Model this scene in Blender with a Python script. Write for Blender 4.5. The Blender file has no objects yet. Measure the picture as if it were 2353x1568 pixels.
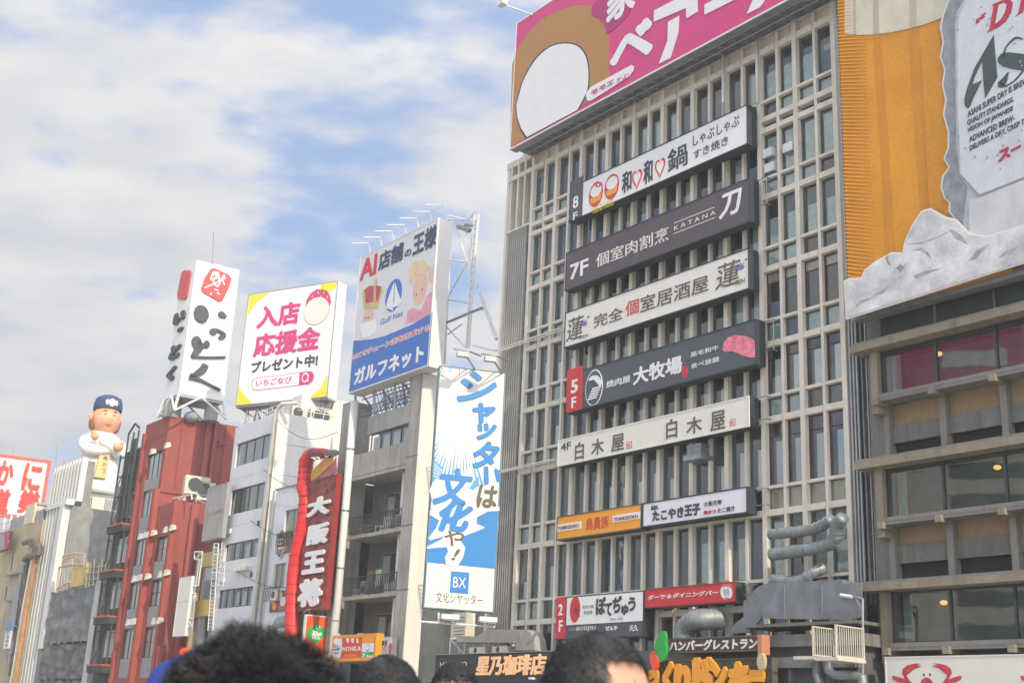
import bpy, bmesh, math, random
from mathutils import Vector, Matrix, noise as mnoise
random.seed(7)
scene = bpy.context.scene
COL = scene.collection
# ---------------------------------------------------------------- camera
FPX, PITCH, ROLL, YM = 2849.6, math.radians(17.552), math.radians(2.818), math.radians(36.952)
EYE = Vector((0, 0, 1.6))
_fw = Vector((0, math.cos(PITCH), math.sin(PITCH))); _up = Vector((0, -math.sin(PITCH), math.cos(PITCH))); _rt = Vector((1, 0, 0))
_c, _s = math.cos(ROLL), math.sin(ROLL)
CR, CU, CW = _c*_rt + _s*_up, -_s*_rt + _c*_up, _fw
cam = bpy.data.cameras.new('camera'); co = bpy.data.objects.new('camera', cam); COL.objects.link(co)
m = Matrix((CR, CU, -CW)).transposed().to_4x4(); m.translation = EYE; co.matrix_world = m
cam.sensor_width = 36; cam.lens = 36*FPX/2352; cam.clip_start = .05; cam.clip_end = 3000
cam.dof.use_dof = True; cam.dof.focus_distance = 75; cam.dof.aperture_fstop = 6.5
scene.camera = co
# ---------------------------------------------------------------- light
SUN_AZ, SUN_EL = math.radians(150.5), math.radians(35)
sd = bpy.data.lights.new('sun', 'SUN'); sd.energy = 2.1; sd.angle = math.radians(.6); sd.color = (1, .87, .64)
so = bpy.data.objects.new('sun', sd); COL.objects.link(so)
sdir = Vector((math.sin(SUN_AZ)*math.cos(SUN_EL), math.cos(SUN_AZ)*math.cos(SUN_EL), math.sin(SUN_EL)))
so.rotation_euler = sdir.to_track_quat('Z', 'Y').to_euler(); so.location = (40, -70, 60)
w = bpy.data.worlds.new('World'); scene.world = w; w.use_nodes = True
nt = w.node_tree; nt.nodes.clear()
def N_(t, tree=None, **k):
    n = (tree or nt).nodes.new(t)
    for a, b in k.items(): setattr(n, a, b)
    return n
def math_(tree, op, a, b=None, c=None, clamp=False):
    n = tree.nodes.new('ShaderNodeMath'); n.operation = op; n.use_clamp = clamp
    for i, v in enumerate((a, b, c)):
        if v is None: continue
        if hasattr(v, 'is_linked'): tree.links.new(v, n.inputs[i])
        else: n.inputs[i].default_value = v
    return n.outputs[0]
def build_world():
    L = nt.links.new
    out = N_('ShaderNodeOutputWorld'); bg = N_('ShaderNodeBackground'); bg.inputs[1].default_value = .1
    sky = N_('ShaderNodeTexSky'); sky.sky_type = 'NISHITA'; sky.sun_disc = False
    sky.sun_elevation = SUN_EL; sky.sun_rotation = SUN_AZ; sky.air_density = 1.0; sky.dust_density = 1.2; sky.ozone_density = 1.5
    tc = N_('ShaderNodeTexCoord'); sep = N_('ShaderNodeSeparateXYZ'); L(tc.outputs['Generated'], sep.inputs[0])
    z = math_(nt, 'MAXIMUM', sep.outputs[2], -.05); zz = math_(nt, 'ADD', z, .22)
    cmb = N_('ShaderNodeCombineXYZ')
    L(math_(nt, 'DIVIDE', sep.outputs[0], zz), cmb.inputs[0]); L(math_(nt, 'DIVIDE', sep.outputs[1], zz), cmb.inputs[1])
    mp = N_('ShaderNodeMapping'); mp.inputs['Rotation'].default_value = (0, 0, math.radians(-44)); mp.inputs['Scale'].default_value = (1.0, 1.45, 1); mp.inputs['Location'].default_value = (3.1, 1.4, 0)
    L(cmb.outputs[0], mp.inputs[0])
    n1 = N_('ShaderNodeTexNoise'); n1.inputs['Scale'].default_value = 3.2; n1.inputs['Detail'].default_value = 9; n1.inputs['Roughness'].default_value = .5; n1.inputs['Distortion'].default_value = .15
    L(mp.outputs[0], n1.inputs[0])
    # where this sky has its banks of cloud and its blue gap
    def lobe(px, py, rad, amp):
        d = ((px-1176)*CR - (py-784)*CU + FPX*CW).normalized()
        dp = N_('ShaderNodeVectorMath', operation='DOT_PRODUCT'); L(tc.outputs['Generated'], dp.inputs[0]); dp.inputs[1].default_value = d
        a = math_(nt, 'SUBTRACT', 1.0, dp.outputs['Value']); k = 1/(1-math.cos(rad))
        return math_(nt, 'MULTIPLY', math_(nt, 'EXPONENT', math_(nt, 'MULTIPLY', a, -k)), amp)
    acc = math_(nt, 'ADD', n1.outputs['Fac'], 0.025)
    n4 = N_('ShaderNodeTexNoise'); n4.inputs['Scale'].default_value = 8; n4.inputs['Detail'].default_value = 8; L(mp.outputs[0], n4.inputs[0])
    acc = math_(nt, 'ADD', acc, math_(nt, 'MULTIPLY', math_(nt, 'SUBTRACT', n4.outputs['Fac'], .5), .60))
    for px, py, r, a in ((560, 470, .05, -.06), (400, 90, .04, -.05), (150, 120, .045, .09), (400, 290, .05, .10), (780, 120, .07, -.01), (230, 185, .028, -.10), (120, 350, .035, -.09), (700, 560, .05, -.08),
                         (1060, 330, .05, .10), (150, 640, .10, .18), (640, 250, .04, -.05), (900, 350, .05, .0), (620, 110, .03, .06), (400, 600, .06, .10), (1000, 60, .04, .04)):
        acc = math_(nt, 'ADD', acc, lobe(px, py, r, a))
    acc = math_(nt, 'ADD', acc, math_(nt, 'MULTIPLY', math_(nt, 'SUBTRACT', 1.0, math_(nt, 'DIVIDE', z, .34), clamp=True), .22))
    ramp = N_('ShaderNodeValToRGB'); ramp.color_ramp.elements[0].position = .36; ramp.color_ramp.elements[1].position = .62
    ramp.color_ramp.interpolation = 'EASE'
    L(acc, ramp.inputs[0])
    n2 = N_('ShaderNodeTexNoise'); n2.inputs['Scale'].default_value = 4.5; n2.inputs['Detail'].default_value = 7; L(mp.outputs[0], n2.inputs[0])
    cr = N_('ShaderNodeValToRGB'); e = cr.color_ramp.elements
    e[0].position = .3; e[0].color = (3.35, 3.42, 3.65, 1); e[1].position = .65; e[1].color = (4.6, 4.48, 4.36, 1)
    L(n2.outputs['Fac'], cr.inputs[0])
    # distant cloud base, blue-grey low in the sky
    low = math_(nt, 'SUBTRACT', 1.0, math_(nt, 'DIVIDE', math_(nt, 'SUBTRACT', z, .05), .20, clamp=True), clamp=True)
    lowm = N_('ShaderNodeMix', data_type='RGBA'); L(math_(nt, 'MULTIPLY', low, .8), lowm.inputs[0]); L(cr.outputs[0], lowm.inputs[6]); lowm.inputs[7].default_value = (2.25, 2.33, 2.5, 1)
    skyb = N_('ShaderNodeMix', data_type='RGBA'); skyb.inputs[0].default_value = .7; L(sky.outputs[0], skyb.inputs[6]); skyb.inputs[7].default_value = (1.95, 2.65, 4.1, 1)
    mx = N_('ShaderNodeMix', data_type='RGBA'); L(math_(nt, 'MULTIPLY', ramp.outputs[0], .93), mx.inputs[0]); L(skyb.outputs[2], mx.inputs[6]); L(lowm.outputs[2], mx.inputs[7])
    # forward scattering: thin cloud glares on the sun's side of the sky
    sdp = N_('ShaderNodeVectorMath', operation='DOT_PRODUCT'); L(tc.outputs['Generated'], sdp.inputs[0]); sdp.inputs[1].default_value = sdir
    gl = math_(nt, 'ADD', 1.0, math_(nt, 'MULTIPLY', math_(nt, 'POWER', math_(nt, 'MULTIPLY', math_(nt, 'ADD', sdp.outputs['Value'], 1.0), .5, clamp=True), 2.2), 2.1))
    vm = N_('ShaderNodeVectorMath', operation='SCALE'); L(mx.outputs[2], vm.inputs[0]); L(gl, vm.inputs['Scale'])
    L(vm.outputs[0], bg.inputs[0]); L(bg.outputs[0], out.inputs[0])
build_world()
scene.view_settings.view_transform = 'Standard'; scene.view_settings.look = 'None'
scene.view_settings.exposure = .85; scene.view_settings.gamma = 1; scene.view_settings.use_curve_mapping = False
# ---------------------------------------------------------------- measuring helpers
SC = 2352/2600
VV = (0, 0, 1/SC)
REG = dict(V=VV, R1=(0,950,700/1402), R2=(400,550,850/2353), R3=(500,1000,800/1711), R4=(1000,850,450/799),
 Q1=(1250,0,950/2353), Q2=(1250,400,950/2128), Q3=(1250,1000,950/2032), Q4=(2000,0,600/1107), Q5=(1900,750,700/1117),
 S1=(1250,900,400/1045), S2=(1600,900,400/1045), S3=(1900,0,300/1045), S5=(1900,800,300/855), S6=(1250,300,400/1045),
 T1=(1600,1280,600/2077), T2=(1000,1350,450/1842), T3=(780,950,340/1066), T4=(0,1000,320/1004), T5=(1100,500,200/653), T6=(550,1350,450/1842), T7=(150,950,200/896),
 W0=(560,1040,360/1568), W1=(280,1040,340/952), W3=(1060,910,240/855), U5=(0,1300,330/1195), V1=(2150,780,450/1501), V2=(2150,0,450/1568), V3=(1950,1400,650/2353),
 V7=(1280,0,820/2353), H1=(350,1530,550/2353), H2=(850,1560,450/2353), H3=(1350,1560,400/2353))
def ray(reg, x, y):
    a, b, f = REG[reg]; px, py = (a+x*f)*SC, (b+y*f)*SC
    return (px-1176)*CR - (py-784)*CU + FPX*CW
class Frame:
    """upright plane: origin on the ground, D runs to the viewer's right, N faces the viewer"""
    def __init__(s, org, D):
        s.O = Vector((org[0], org[1], 0)); s.D = Vector((D[0], D[1], 0)).normalized(); s.N = Vector((s.D.y, -s.D.x, 0))
    def pt(s, x, z, o=0): return s.O + s.D*x + s.N*o + Vector((0, 0, z))
    def at(s, reg, x, y, off=0):
        r = ray(reg, x, y); P = s.O + s.N*off; t = (P-EYE).dot(s.N)/r.dot(s.N); p = EYE + r*t
        return (p-P).dot(s.D), p.z
    def w(s, reg, x, y, off=0):
        a, b = s.at(reg, x, y, off); return s.pt(a, b, off)
    def side(s, x, o=0, az=63):
        return Frame(s.pt(x, 0, o), (math.sin(math.radians(az)), math.cos(math.radians(az))))
M = Frame((10.834, 52.484), (math.sin(YM), -math.cos(YM)))
def level_frame(base, reg, p1, p2, off=0):
    """frame of a board whose level edge runs p1 -> p2, p1 standing `off` before the plane `base`"""
    a = base.w(reg, *p1, off); r = ray(reg, *p2); b = EYE + r*((a.z-EYE.z)/r.z)
    return Frame(a, b-a), (b-a).length, a.z
# ---------------------------------------------------------------- materials
MATS = {}
def mat(name, col, rough=.7, metal=0, var=.12, scale=1.2, bump=0, streak=0, dirt=None, spec=.4, emit=0, fine=0):
    if name in MATS: return MATS[name]
    M_ = bpy.data.materials.new(name); M_.use_nodes = True; t = M_.node_tree; b = t.nodes['Principled BSDF']
    b.inputs['Roughness'].default_value = rough; b.inputs['Metallic'].default_value = metal; b.inputs['Specular IOR Level'].default_value = spec
    base = (*col, 1)
    L = t.links.new
    g = t.nodes.new('ShaderNodeNewGeometry')
    n = t.nodes.new('ShaderNodeTexNoise'); n.inputs['Scale'].default_value = scale; n.inputs['Detail'].default_value = 7; n.inputs['Roughness'].default_value = .6
    L(g.outputs['Position'], n.inputs['Vector'])
    f = t.nodes.new('ShaderNodeMapRange'); f.inputs[1].default_value = .3; f.inputs[2].default_value = .7; f.inputs[3].default_value = 1-var; f.inputs[4].default_value = 1+var
    L(n.outputs['Fac'], f.inputs[0])
    fac = f.outputs[0]
    if fine:
        n3 = t.nodes.new('ShaderNodeTexNoise'); n3.inputs['Scale'].default_value = scale*14; n3.inputs['Detail'].default_value = 4; L(g.outputs['Position'], n3.inputs['Vector'])
        f3 = t.nodes.new('ShaderNodeMapRange'); f3.inputs[1].default_value = .3; f3.inputs[2].default_value = .7; f3.inputs[3].default_value = 1-fine; f3.inputs[4].default_value = 1+fine
        L(n3.outputs['Fac'], f3.inputs[0]); fac = math_(t, 'MULTIPLY', fac, f3.outputs[0])
    vm = t.nodes.new('ShaderNodeVectorMath'); vm.operation = 'SCALE'; vm.inputs[0].default_value = col; L(fac, vm.inputs['Scale'])
    colout = vm.outputs[0]
    if streak:
        mp = t.nodes.new('ShaderNodeMapping'); mp.inputs['Scale'].default_value = (2.2, 2.2, .16); L(g.outputs['Position'], mp.inputs[0])
        s = t.nodes.new('ShaderNodeTexNoise'); s.inputs['Scale'].default_value = 1.3; s.inputs['Detail'].default_value = 6; L(mp.outputs[0], s.inputs['Vector'])
        sr = t.nodes.new('ShaderNodeMapRange'); sr.inputs[1].default_value = .48; sr.inputs[2].default_value = .72; sr.inputs[3].default_value = 0; sr.inputs[4].default_value = streak
        L(s.outputs['Fac'], sr.inputs[0])
        mx = t.nodes.new('ShaderNodeMix'); mx.data_type = 'RGBA'; L(sr.outputs[0], mx.inputs[0]); L(colout, mx.inputs[6])
        d = dirt or tuple(c*.45 for c in col); mx.inputs[7].default_value = (*d, 1); colout = mx.outputs[2]
    L(colout, b.inputs['Base Color'])
    if bump:
        bp = t.nodes.new('ShaderNodeBump'); bp.inputs['Strength'].default_value = bump; bp.inputs['Distance'].default_value = .05
        n2 = t.nodes.new('ShaderNodeTexNoise'); n2.inputs['Scale'].default_value = scale*6; n2.inputs['Detail'].default_value = 6; L(g.outputs['Position'], n2.inputs['Vector'])
        L(n2.outputs['Fac'], bp.inputs['Height']); L(bp.outputs[0], b.inputs['Normal'])
    if emit:
        b.inputs['Emission Color'].default_value = base; b.inputs['Emission Strength'].default_value = emit
    MATS[name] = M_; return M_
def glass(name, tint=(.55, .6, .6), refl=1.0, rough=.03, wav=.02):
    if name in MATS: return MATS[name]
    M_ = bpy.data.materials.new(name); M_.use_nodes = True; t = M_.node_tree; t.nodes.clear(); L = t.links.new
    o = t.nodes.new('ShaderNodeOutputMaterial'); mx = t.nodes.new('ShaderNodeMixShader'); tr = t.nodes.new('ShaderNodeBsdfTransparent'); gl = t.nodes.new('ShaderNodeBsdfGlossy')
    tr.inputs[0].default_value = (*tint, 1); gl.inputs['Roughness'].default_value = rough; gl.inputs['Color'].default_value = (.92, .96, 1, 1)
    fr = t.nodes.new('ShaderNodeFresnel'); fr.inputs[0].default_value = 1.65
    g = t.nodes.new('ShaderNodeNewGeometry'); n = t.nodes.new('ShaderNodeTexNoise'); n.inputs['Scale'].default_value = .8; L(g.outputs['Position'], n.inputs['Vector'])
    bp = t.nodes.new('ShaderNodeBump'); bp.inputs['Strength'].default_value = wav; bp.inputs['Distance'].default_value = .3; L(n.outputs['Fac'], bp.inputs['Height']); L(bp.outputs[0], gl.inputs['Normal'])
    ff = math_(t, 'SUBTRACT', 1.0, g.outputs['Backfacing'])
    tm = t.nodes.new('ShaderNodeMix'); tm.data_type = 'RGBA'; L(ff, tm.inputs[0]); tm.inputs[6].default_value = (1, 1, 1, 1); tm.inputs[7].default_value = (*tint, 1); L(tm.outputs[2], tr.inputs[0])
    L(math_(t, 'MULTIPLY', math_(t, 'MULTIPLY', fr.outputs[0], refl, clamp=True), ff), mx.inputs[0]); L(tr.outputs[0], mx.inputs[1]); L(gl.outputs[0], mx.inputs[2]); L(mx.outputs[0], o.inputs[0])
    MATS[name] = M_; return M_
CONC = mat('warm_concrete', (.69, .63, .53), .85, var=.08, scale=.7, streak=.28, fine=.05)
CONC2 = mat('grey_concrete', (.36, .345, .31), .9, var=.16, scale=.5, streak=.55, fine=.09, bump=.1)
CONC3 = mat('dark_concrete', (.17, .165, .15), .85, var=.2, scale=.5, streak=.5, fine=.1)
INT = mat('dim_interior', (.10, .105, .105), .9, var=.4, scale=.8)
GLS = glass('window_glass', (.80, .86, .85), 1.9); GLSD = glass('reflecting_glass', (.60, .68, .67), 1.7, .02, .006)
WHITE = mat('white_sign_acrylic', (.76, .75, .74), .35, var=.03)
CREAM = mat('cream_sign_acrylic', (.72, .69, .62), .35, var=.04)
WPAINT = mat('white_painted_wall', (.66, .665, .69), .7, var=.05, scale=.4, streak=.15, fine=.03)
CSUNLIT = mat('sunlit_cream_wall', (.70, .68, .62), .75, var=.05, scale=.3, streak=.12, fine=.03)  # side walls with the warm sunlight put into their colour
SLATE = mat('slate_sign', (.075, .085, .10), .45, var=.1)
PLUM = mat('plum_sign', (.10, .075, .09), .45, var=.12)
BLACKC = mat('dark_cabinet', (.035, .045, .055), .5, var=.1)
INK = mat('dark_ink', (.05, .055, .065), .5, var=.05)
INKB = mat('brown_ink', (.12, .10, .08), .5, var=.05)
RED = mat('red_sign', (.55, .035, .045), .4, var=.06)
REDL = mat('red_letter', (.58, .06, .05), .4, var=.05)
PINK = mat('magenta_sign', (.60, .055, .20), .45, var=.04, fine=.03)
BLUE = mat('sign_blue', (.05, .16, .48), .4, var=.04)
SKYB = mat('sky_blue_print', (.03, .21, .52), .4, var=.05)
ORANGE = mat('orange_sign', (.80, .33, .03), .4, var=.04)
YEL = mat('yellow_print', (.80, .66, .04), .45, var=.04)
BEER = mat('beer_amber', (.66, .27, .012), .4, var=.10, scale=.5, fine=.08)
FOAM = mat('beer_foam', (.60, .55, .42), .5, var=.12, scale=.8, fine=.05)
BROWN = mat('tan_brown_print', (.42, .21, .07), .5, var=.04)
METAL = mat('grey_metal', (.32, .33, .34), .45, .5, var=.15, scale=2)
GALV = mat('galvanised_duct', (.25, .28, .285), .52, .4, var=.25, scale=3, bump=.08)
WMET = mat('white_metal', (.70, .69, .66), .5, var=.06)
DMET = mat('dark_metal', (.06, .07, .075), .5, .3, var=.15)
REDW = mat('red_wall', (.30, .070, .058), .75, var=.10, scale=.6, streak=.35, dirt=(.17, .05, .045), fine=.05)
REDB = mat('bright_red_body', (.62, .03, .03), .4, var=.12)
GREYP = mat('grey_panel', (.30, .30, .30), .7, var=.08)
SKIN = mat('skin', (.55, .30, .20), .5, var=.06, scale=12)
# ---------------------------------------------------------------- mesh helpers
class MB:
    def __init__(s): s.v = []; s.f = []; s.sm = False
    def quadbox(s, c8):
        i = len(s.v); s.v += c8
        s.f += [tuple(i+k for k in q) for q in ((0,1,2,3), (7,6,5,4), (0,4,5,1), (1,5,6,2), (2,6,7,3), (3,7,4,0))]; return s
    def box(s, fr, x0, x1, z0, z1, o0, o1):
        s.quadbox([fr.pt(x0,z0,o1), fr.pt(x1,z0,o1), fr.pt(x1,z1,o1), fr.pt(x0,z1,o1), fr.pt(x0,z0,o0), fr.pt(x1,z0,o0), fr.pt(x1,z1,o0), fr.pt(x0,z1,o0)]); return s
    def poly(s, fr, pts, o0, o1):
        i = len(s.v); n = len(pts)
        s.v += [fr.pt(x, z, o1) for x, z in pts] + [fr.pt(x, z, o0) for x, z in pts]
        s.f.append(tuple(range(i, i+n))); s.f.append(tuple(range(i+2*n-1, i+n-1, -1)))
        for k in range(n):
            j = (k+1) % n; s.f.append((i+k, i+n+k, i+n+j, i+j))
        return s
    def prism(s, foot, z0, z1):
        i = len(s.v); n = len(foot); s.v += [Vector((p[0], p[1], z0)) for p in foot] + [Vector((p[0], p[1], z1)) for p in foot]
        s.f.append(tuple(range(i, i+n))); s.f.append(tuple(range(i+n, i+2*n)))
        for k in range(n):
            j = (k+1) % n; s.f.append((i+k, i+j, i+n+j, i+n+k))
        return s
    def tube(s, pts, r, n=6, caps=True):
        pts = [Vector(p) for p in pts]; rr = r if isinstance(r, (list, tuple)) else [r]*len(pts); rings = []
        prev = None
        for k, p in enumerate(pts):
            d = (pts[min(k+1, len(pts)-1)] - pts[max(k-1, 0)]); d = d.normalized() if d.length > 1e-6 else Vector((0, 0, 1))
            ref = prev if prev is not None else (Vector((0, 0, 1)) if abs(d.z) < .9 else Vector((1, 0, 0)))
            a = d.cross(ref)
            if a.length < 1e-4: a = d.cross(Vector((1, .3, .2)))
            a.normalize(); b = a.cross(d).normalized(); prev = b
            i = len(s.v); rings.append(i)
            s.v += [p + (a*math.cos(2*math.pi*q/n) + b*math.sin(2*math.pi*q/n))*rr[k] for q in range(n)]
        for u, v in zip(rings, rings[1:]):
            for q in range(n): s.f.append((u+q, u+(q+1) % n, v+(q+1) % n, v+q))
        if caps:
            s.f.append(tuple(range(rings[0], rings[0]+n))[::-1]); s.f.append(tuple(range(rings[-1], rings[-1]+n)))
        return s
    def ell(s, c, rx, ry, rz, nu=14, nv=9, X=Vector((1,0,0)), Y=Vector((0,1,0)), Z=Vector((0,0,1)), fn=None):
        i = len(s.v); c = Vector(c)
        for a in range(nv+1):
            th = math.pi*a/nv
            for b in range(nu):
                ph = 2*math.pi*b/nu; q = Vector((math.sin(th)*math.cos(ph), math.sin(th)*math.sin(ph), math.cos(th)))
                k = fn(q) if fn else 1
                s.v.append(c + X*q.x*rx*k + Y*q.y*ry*k + Z*q.z*rz*k)
        for a in range(nv):
            for b in range(nu):
                b2 = (b+1) % nu; s.f.append((i+a*nu+b, i+(a+1)*nu+b, i+(a+1)*nu+b2, i+a*nu+b2))
        return s
    def obj(s, name, m_, parent=None, smooth=False, **props):
        me = bpy.data.meshes.new(name); loc = wloc(parent) if parent else Vector((0,0,0))
        me.from_pydata([tuple(v-loc) for v in s.v], [], s.f)
        bm = bmesh.new(); bm.from_mesh(me); bmesh.ops.recalc_face_normals(bm, faces=bm.faces); bm.to_mesh(me); bm.free()
        for x in (m_ if isinstance(m_, (list, tuple)) else [m_]): me.materials.append(x)
        if smooth:
            for p in me.polygons: p.use_smooth = True
        o = bpy.data.objects.new(name, me); COL.objects.link(o)
        if parent: o.parent = parent
        for k, v in props.items(): o[k] = v
        return o
def wloc(o):
    l = Vector((0,0,0))
    while o is not None: l += o.location; o = o.parent
    return l
def thing(name, label, cat, loc, group=None):
    o = bpy.data.objects.new(name, None); COL.objects.link(o); o.location = loc; o.empty_display_size = .3
    o['label'] = label; o['category'] = cat
    if group: o['group'] = group
    return o
def B(name, m_, par, fr, *boxes, **k):
    b = MB()
    for x in boxes: b.box(fr, *x)
    return b.obj(name, m_, par, **k)
_tc = {}
def text(fr, s, m_, par, reg, BL, TR, off, bold=0., ext=.012, shear=0., name='lettering', lift=.004, vert=False):
    x0, z0 = fr.at(reg, *BL, off); x1, z1 = fr.at(reg, *TR, off)
    return text_m(fr, s, m_, par, x0, x1, z0, z1, off, bold, ext, shear, name, lift)
def text_m(fr, s, m_, par, x0, x1, z0, z1, off, bold=0., ext=.012, shear=0., name='lettering', lift=.004):
    key = (s, shear)
    if key not in _tc:
        c = bpy.data.curves.new('t', 'FONT'); c.body = s; c.shear = shear; c.resolution_u = 3; c.extrude = 0; c.fill_mode = 'FRONT'
        o = bpy.data.objects.new('t', c); COL.objects.link(o); me = bpy.data.meshes.new_from_object(o)
        bm = bmesh.new(); bm.from_mesh(me); bmesh.ops.remove_doubles(bm, verts=bm.verts, dist=1e-4)
        vs = [v.co.copy() for v in bm.verts]
        bm.verts.index_update(); fs = [tuple(v.index for v in f.verts) for f in bm.faces]
        be = [tuple(v.index for v in e.verts) for e in bm.edges if len(e.link_faces) == 1]
        bm.free(); bpy.data.objects.remove(o); bpy.data.curves.remove(c); bpy.data.meshes.remove(me); _tc[key] = (vs, fs, be)
    vs, fs, be = _tc[key]
    if not vs: print('EMPTY TEXT', s); return None
    ax, bx = min(v.x for v in vs), max(v.x for v in vs); ay, by = min(v.y for v in vs), max(v.y for v in vs)
    sx = (x1-x0)/max(bx-ax, 1e-4); sy = (z1-z0)/max(by-ay, 1e-4)
    b = MB(); n = len(vs)
    ex = bold*sx*.9; ez = bold*sy*.9; sx = (x1-x0-2*ex)/max(bx-ax, 1e-4); sz_ = (z1-z0-2*ez)/max(by-ay, 1e-4)
    sh = [(0, 0)] if bold < .004 else [(math.cos(a), math.sin(a)) for a in [2*math.pi*(k+.5)/(4 if bold < .03 else 8) for k in range(4 if bold < .03 else 8)]]
    for k, (dx, dz) in enumerate(sh):
        P = [(x0+ex+(v.x-ax)*sx+dx*ex, z0+ez+(v.y-ay)*sz_+dz*ez) for v in vs]; i0 = len(b.v); h = off+lift+ext+.0012*k
        b.v += [fr.pt(x, z, h) for x, z in P] + [fr.pt(x, z, off+lift) for x, z in P]
        b.f += [tuple(i0+q for q in f) for f in fs] + [(i0+p, i0+q, i0+n+q, i0+n+p) for p, q in be]
    me = bpy.data.meshes.new(name); loc = wloc(par)
    me.from_pydata([tuple(v-loc) for v in b.v], [], b.f); me.materials.append(m_)
    o = bpy.data.objects.new(name, me); COL.objects.link(o); o.parent = par; return o
class RotFrame:
    def __init__(s, fr, x, z, a): s.f, s.x, s.z, s.c, s.s, s.D, s.N = fr, x, z, math.cos(a), math.sin(a), fr.D, fr.N
    def pt(s, x, z, o=0): return s.f.pt(s.x+x*s.c-z*s.s, s.z+x*s.s+z*s.c, o)
def text_rot(fr, s_, m_, par, reg, p0, p1, h, off, bold=0, shear=0, ext=.012):
    x0, z0 = fr.at(reg, *p0, off); x1, z1 = fr.at(reg, *p1, off); L_ = math.hypot(x1-x0, z1-z0)
    return text_m(RotFrame(fr, x0, z0, math.atan2(z1-z0, x1-x0)), s_, m_, par, 0, L_, 0, h, off, bold, ext, shear)
def smooth_px(P, n=5):
    out = []
    for i in range(len(P)):
        p0, p1, p2, p3 = P[i-1], P[i], P[(i+1) % len(P)], P[(i+2) % len(P)]
        for k in range(n):
            t = k/n; out.append(tuple(.5*((2*p1[j]) + (-p0[j]+p2[j])*t + (2*p0[j]-5*p1[j]+4*p2[j]-p3[j])*t*t + (-p0[j]+3*p1[j]-3*p2[j]+p3[j])*t**3) for j in (0, 1)))
    return out
def smooth_open(P): return [P[0]]+smooth_px(P)[5:-10]+[P[-2], P[-1]]
def pp(name, fr, m_, par, reg, pts, off, ext=.01, lift=.004, **k):
    return MB().poly(fr, [fr.at(reg, *p, off) for p in pts], off+lift-.003, off+lift+ext).obj(name, m_, par, **k)
def oval(name, fr, m_, par, reg, c, rx, rz, off, ext=.01, lift=.004, n=28, rot=0):
    x, z = fr.at(reg, *c, off); pts = []
    for i in range(n):
        a = 2*math.pi*i/n; u, v = rx*math.cos(a), rz*math.sin(a); pts.append((x+u*math.cos(rot)-v*math.sin(rot), z+u*math.sin(rot)+v*math.cos(rot)))
    return MB().poly(fr, pts, off+lift-.003, off+lift+ext).obj(name, m_, par)
def stroke(name, fr, m_, par, reg, paths, off, ext=.012, lift=.004, ws=1.0):
    """brush strokes: each path is a list of (px, py, half width in metres)"""
    b = MB()
    for path in paths:
        P = [(*fr.at(reg, x, y, off), w_*ws) for x, y, w_ in path]; Q = []
        for i in range(len(P)-1):
            p0, p1, p2, p3 = P[max(i-1, 0)], P[i], P[i+1], P[min(i+2, len(P)-1)]
            for k in range(5):
                t = k/5; Q.append(tuple(.5*((2*p1[j]) + (-p0[j]+p2[j])*t + (2*p0[j]-5*p1[j]+4*p2[j]-p3[j])*t*t + (-p0[j]+3*p1[j]-3*p2[j]+p3[j])*t**3) for j in range(3)))
        Q.append(P[-1]); Lf, Rt = [], []
        for i, q in enumerate(Q):
            a = Q[max(i-1, 0)]; c = Q[min(i+1, len(Q)-1)]; dx, dz = c[0]-a[0], c[1]-a[1]; l = math.hypot(dx, dz) or 1; nx, nz = -dz/l, dx/l; hw = max(q[2], .004)
            Lf.append((q[0]+nx*hw, q[1]+nz*hw)); Rt.append((q[0]-nx*hw, q[1]-nz*hw))
        i0 = len(b.v); n = len(Q)
        for o_ in (off+lift+ext, off+lift-.003):
            b.v += [fr.pt(x, z, o_) for x, z in Lf] + [fr.pt(x, z, o_) for x, z in Rt]
        for k in range(n-1):
            b.f += [(i0+k, i0+n+k, i0+n+k+1, i0+k+1), (i0+k, i0+k+1, i0+2*n+k+1, i0+2*n+k), (i0+n+k+1, i0+n+k, i0+3*n+k, i0+3*n+k+1)]
        b.f += [(i0, i0+2*n, i0+3*n, i0+n), (i0+n-1, i0+2*n-1, i0+4*n-1, i0+3*n-1)]
    return b.obj(name, m_, par)
def segs(name, fr, off, reg, lst, r, m_, par, n=5, **k):
    b = MB()
    for l in lst: b.tube([fr.w(reg, p[0], p[1], (p[2] if len(p) > 2 else off)) for p in l], r, n)
    return b.obj(name, m_, par, **k)
def board(name, label, cat, fr, off, x0, x1, z0, z1, face, cab=BLACKC, th=.6, rim=.06, rimm=None, group=None):
    r = thing(name, label, cat, fr.pt((x0+x1)/2, z0, off), group)
    B('cabinet', cab, r, fr, (x0, x1, z0, z1, off-th, off-.03))
    if face: B('face_panel', face, r, fr, (x0+rim, x1-rim, z0+rim, z1-rim, off-.03, off))
    B('rim', rimm or cab, r, fr, (x0, x1, z1-rim, z1, off-.03, off+.02), (x0, x1, z0, z0+rim, off-.03, off+.02), (x0, x0+rim, z0+rim, z1-rim, off-.03, off+.02), (x1-rim, x1, z0+rim, z1-rim, off-.03, off+.02))
    return r
def boardpx(name, label, cat, fr, off, reg, BL, TR, face, **k):
    x0, z0 = fr.at(reg, *BL, off); x1, z1 = fr.at(reg, *TR, off)
    return board(name, label, cat, fr, off, x0, x1, z0, z1, face, **k)
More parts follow.
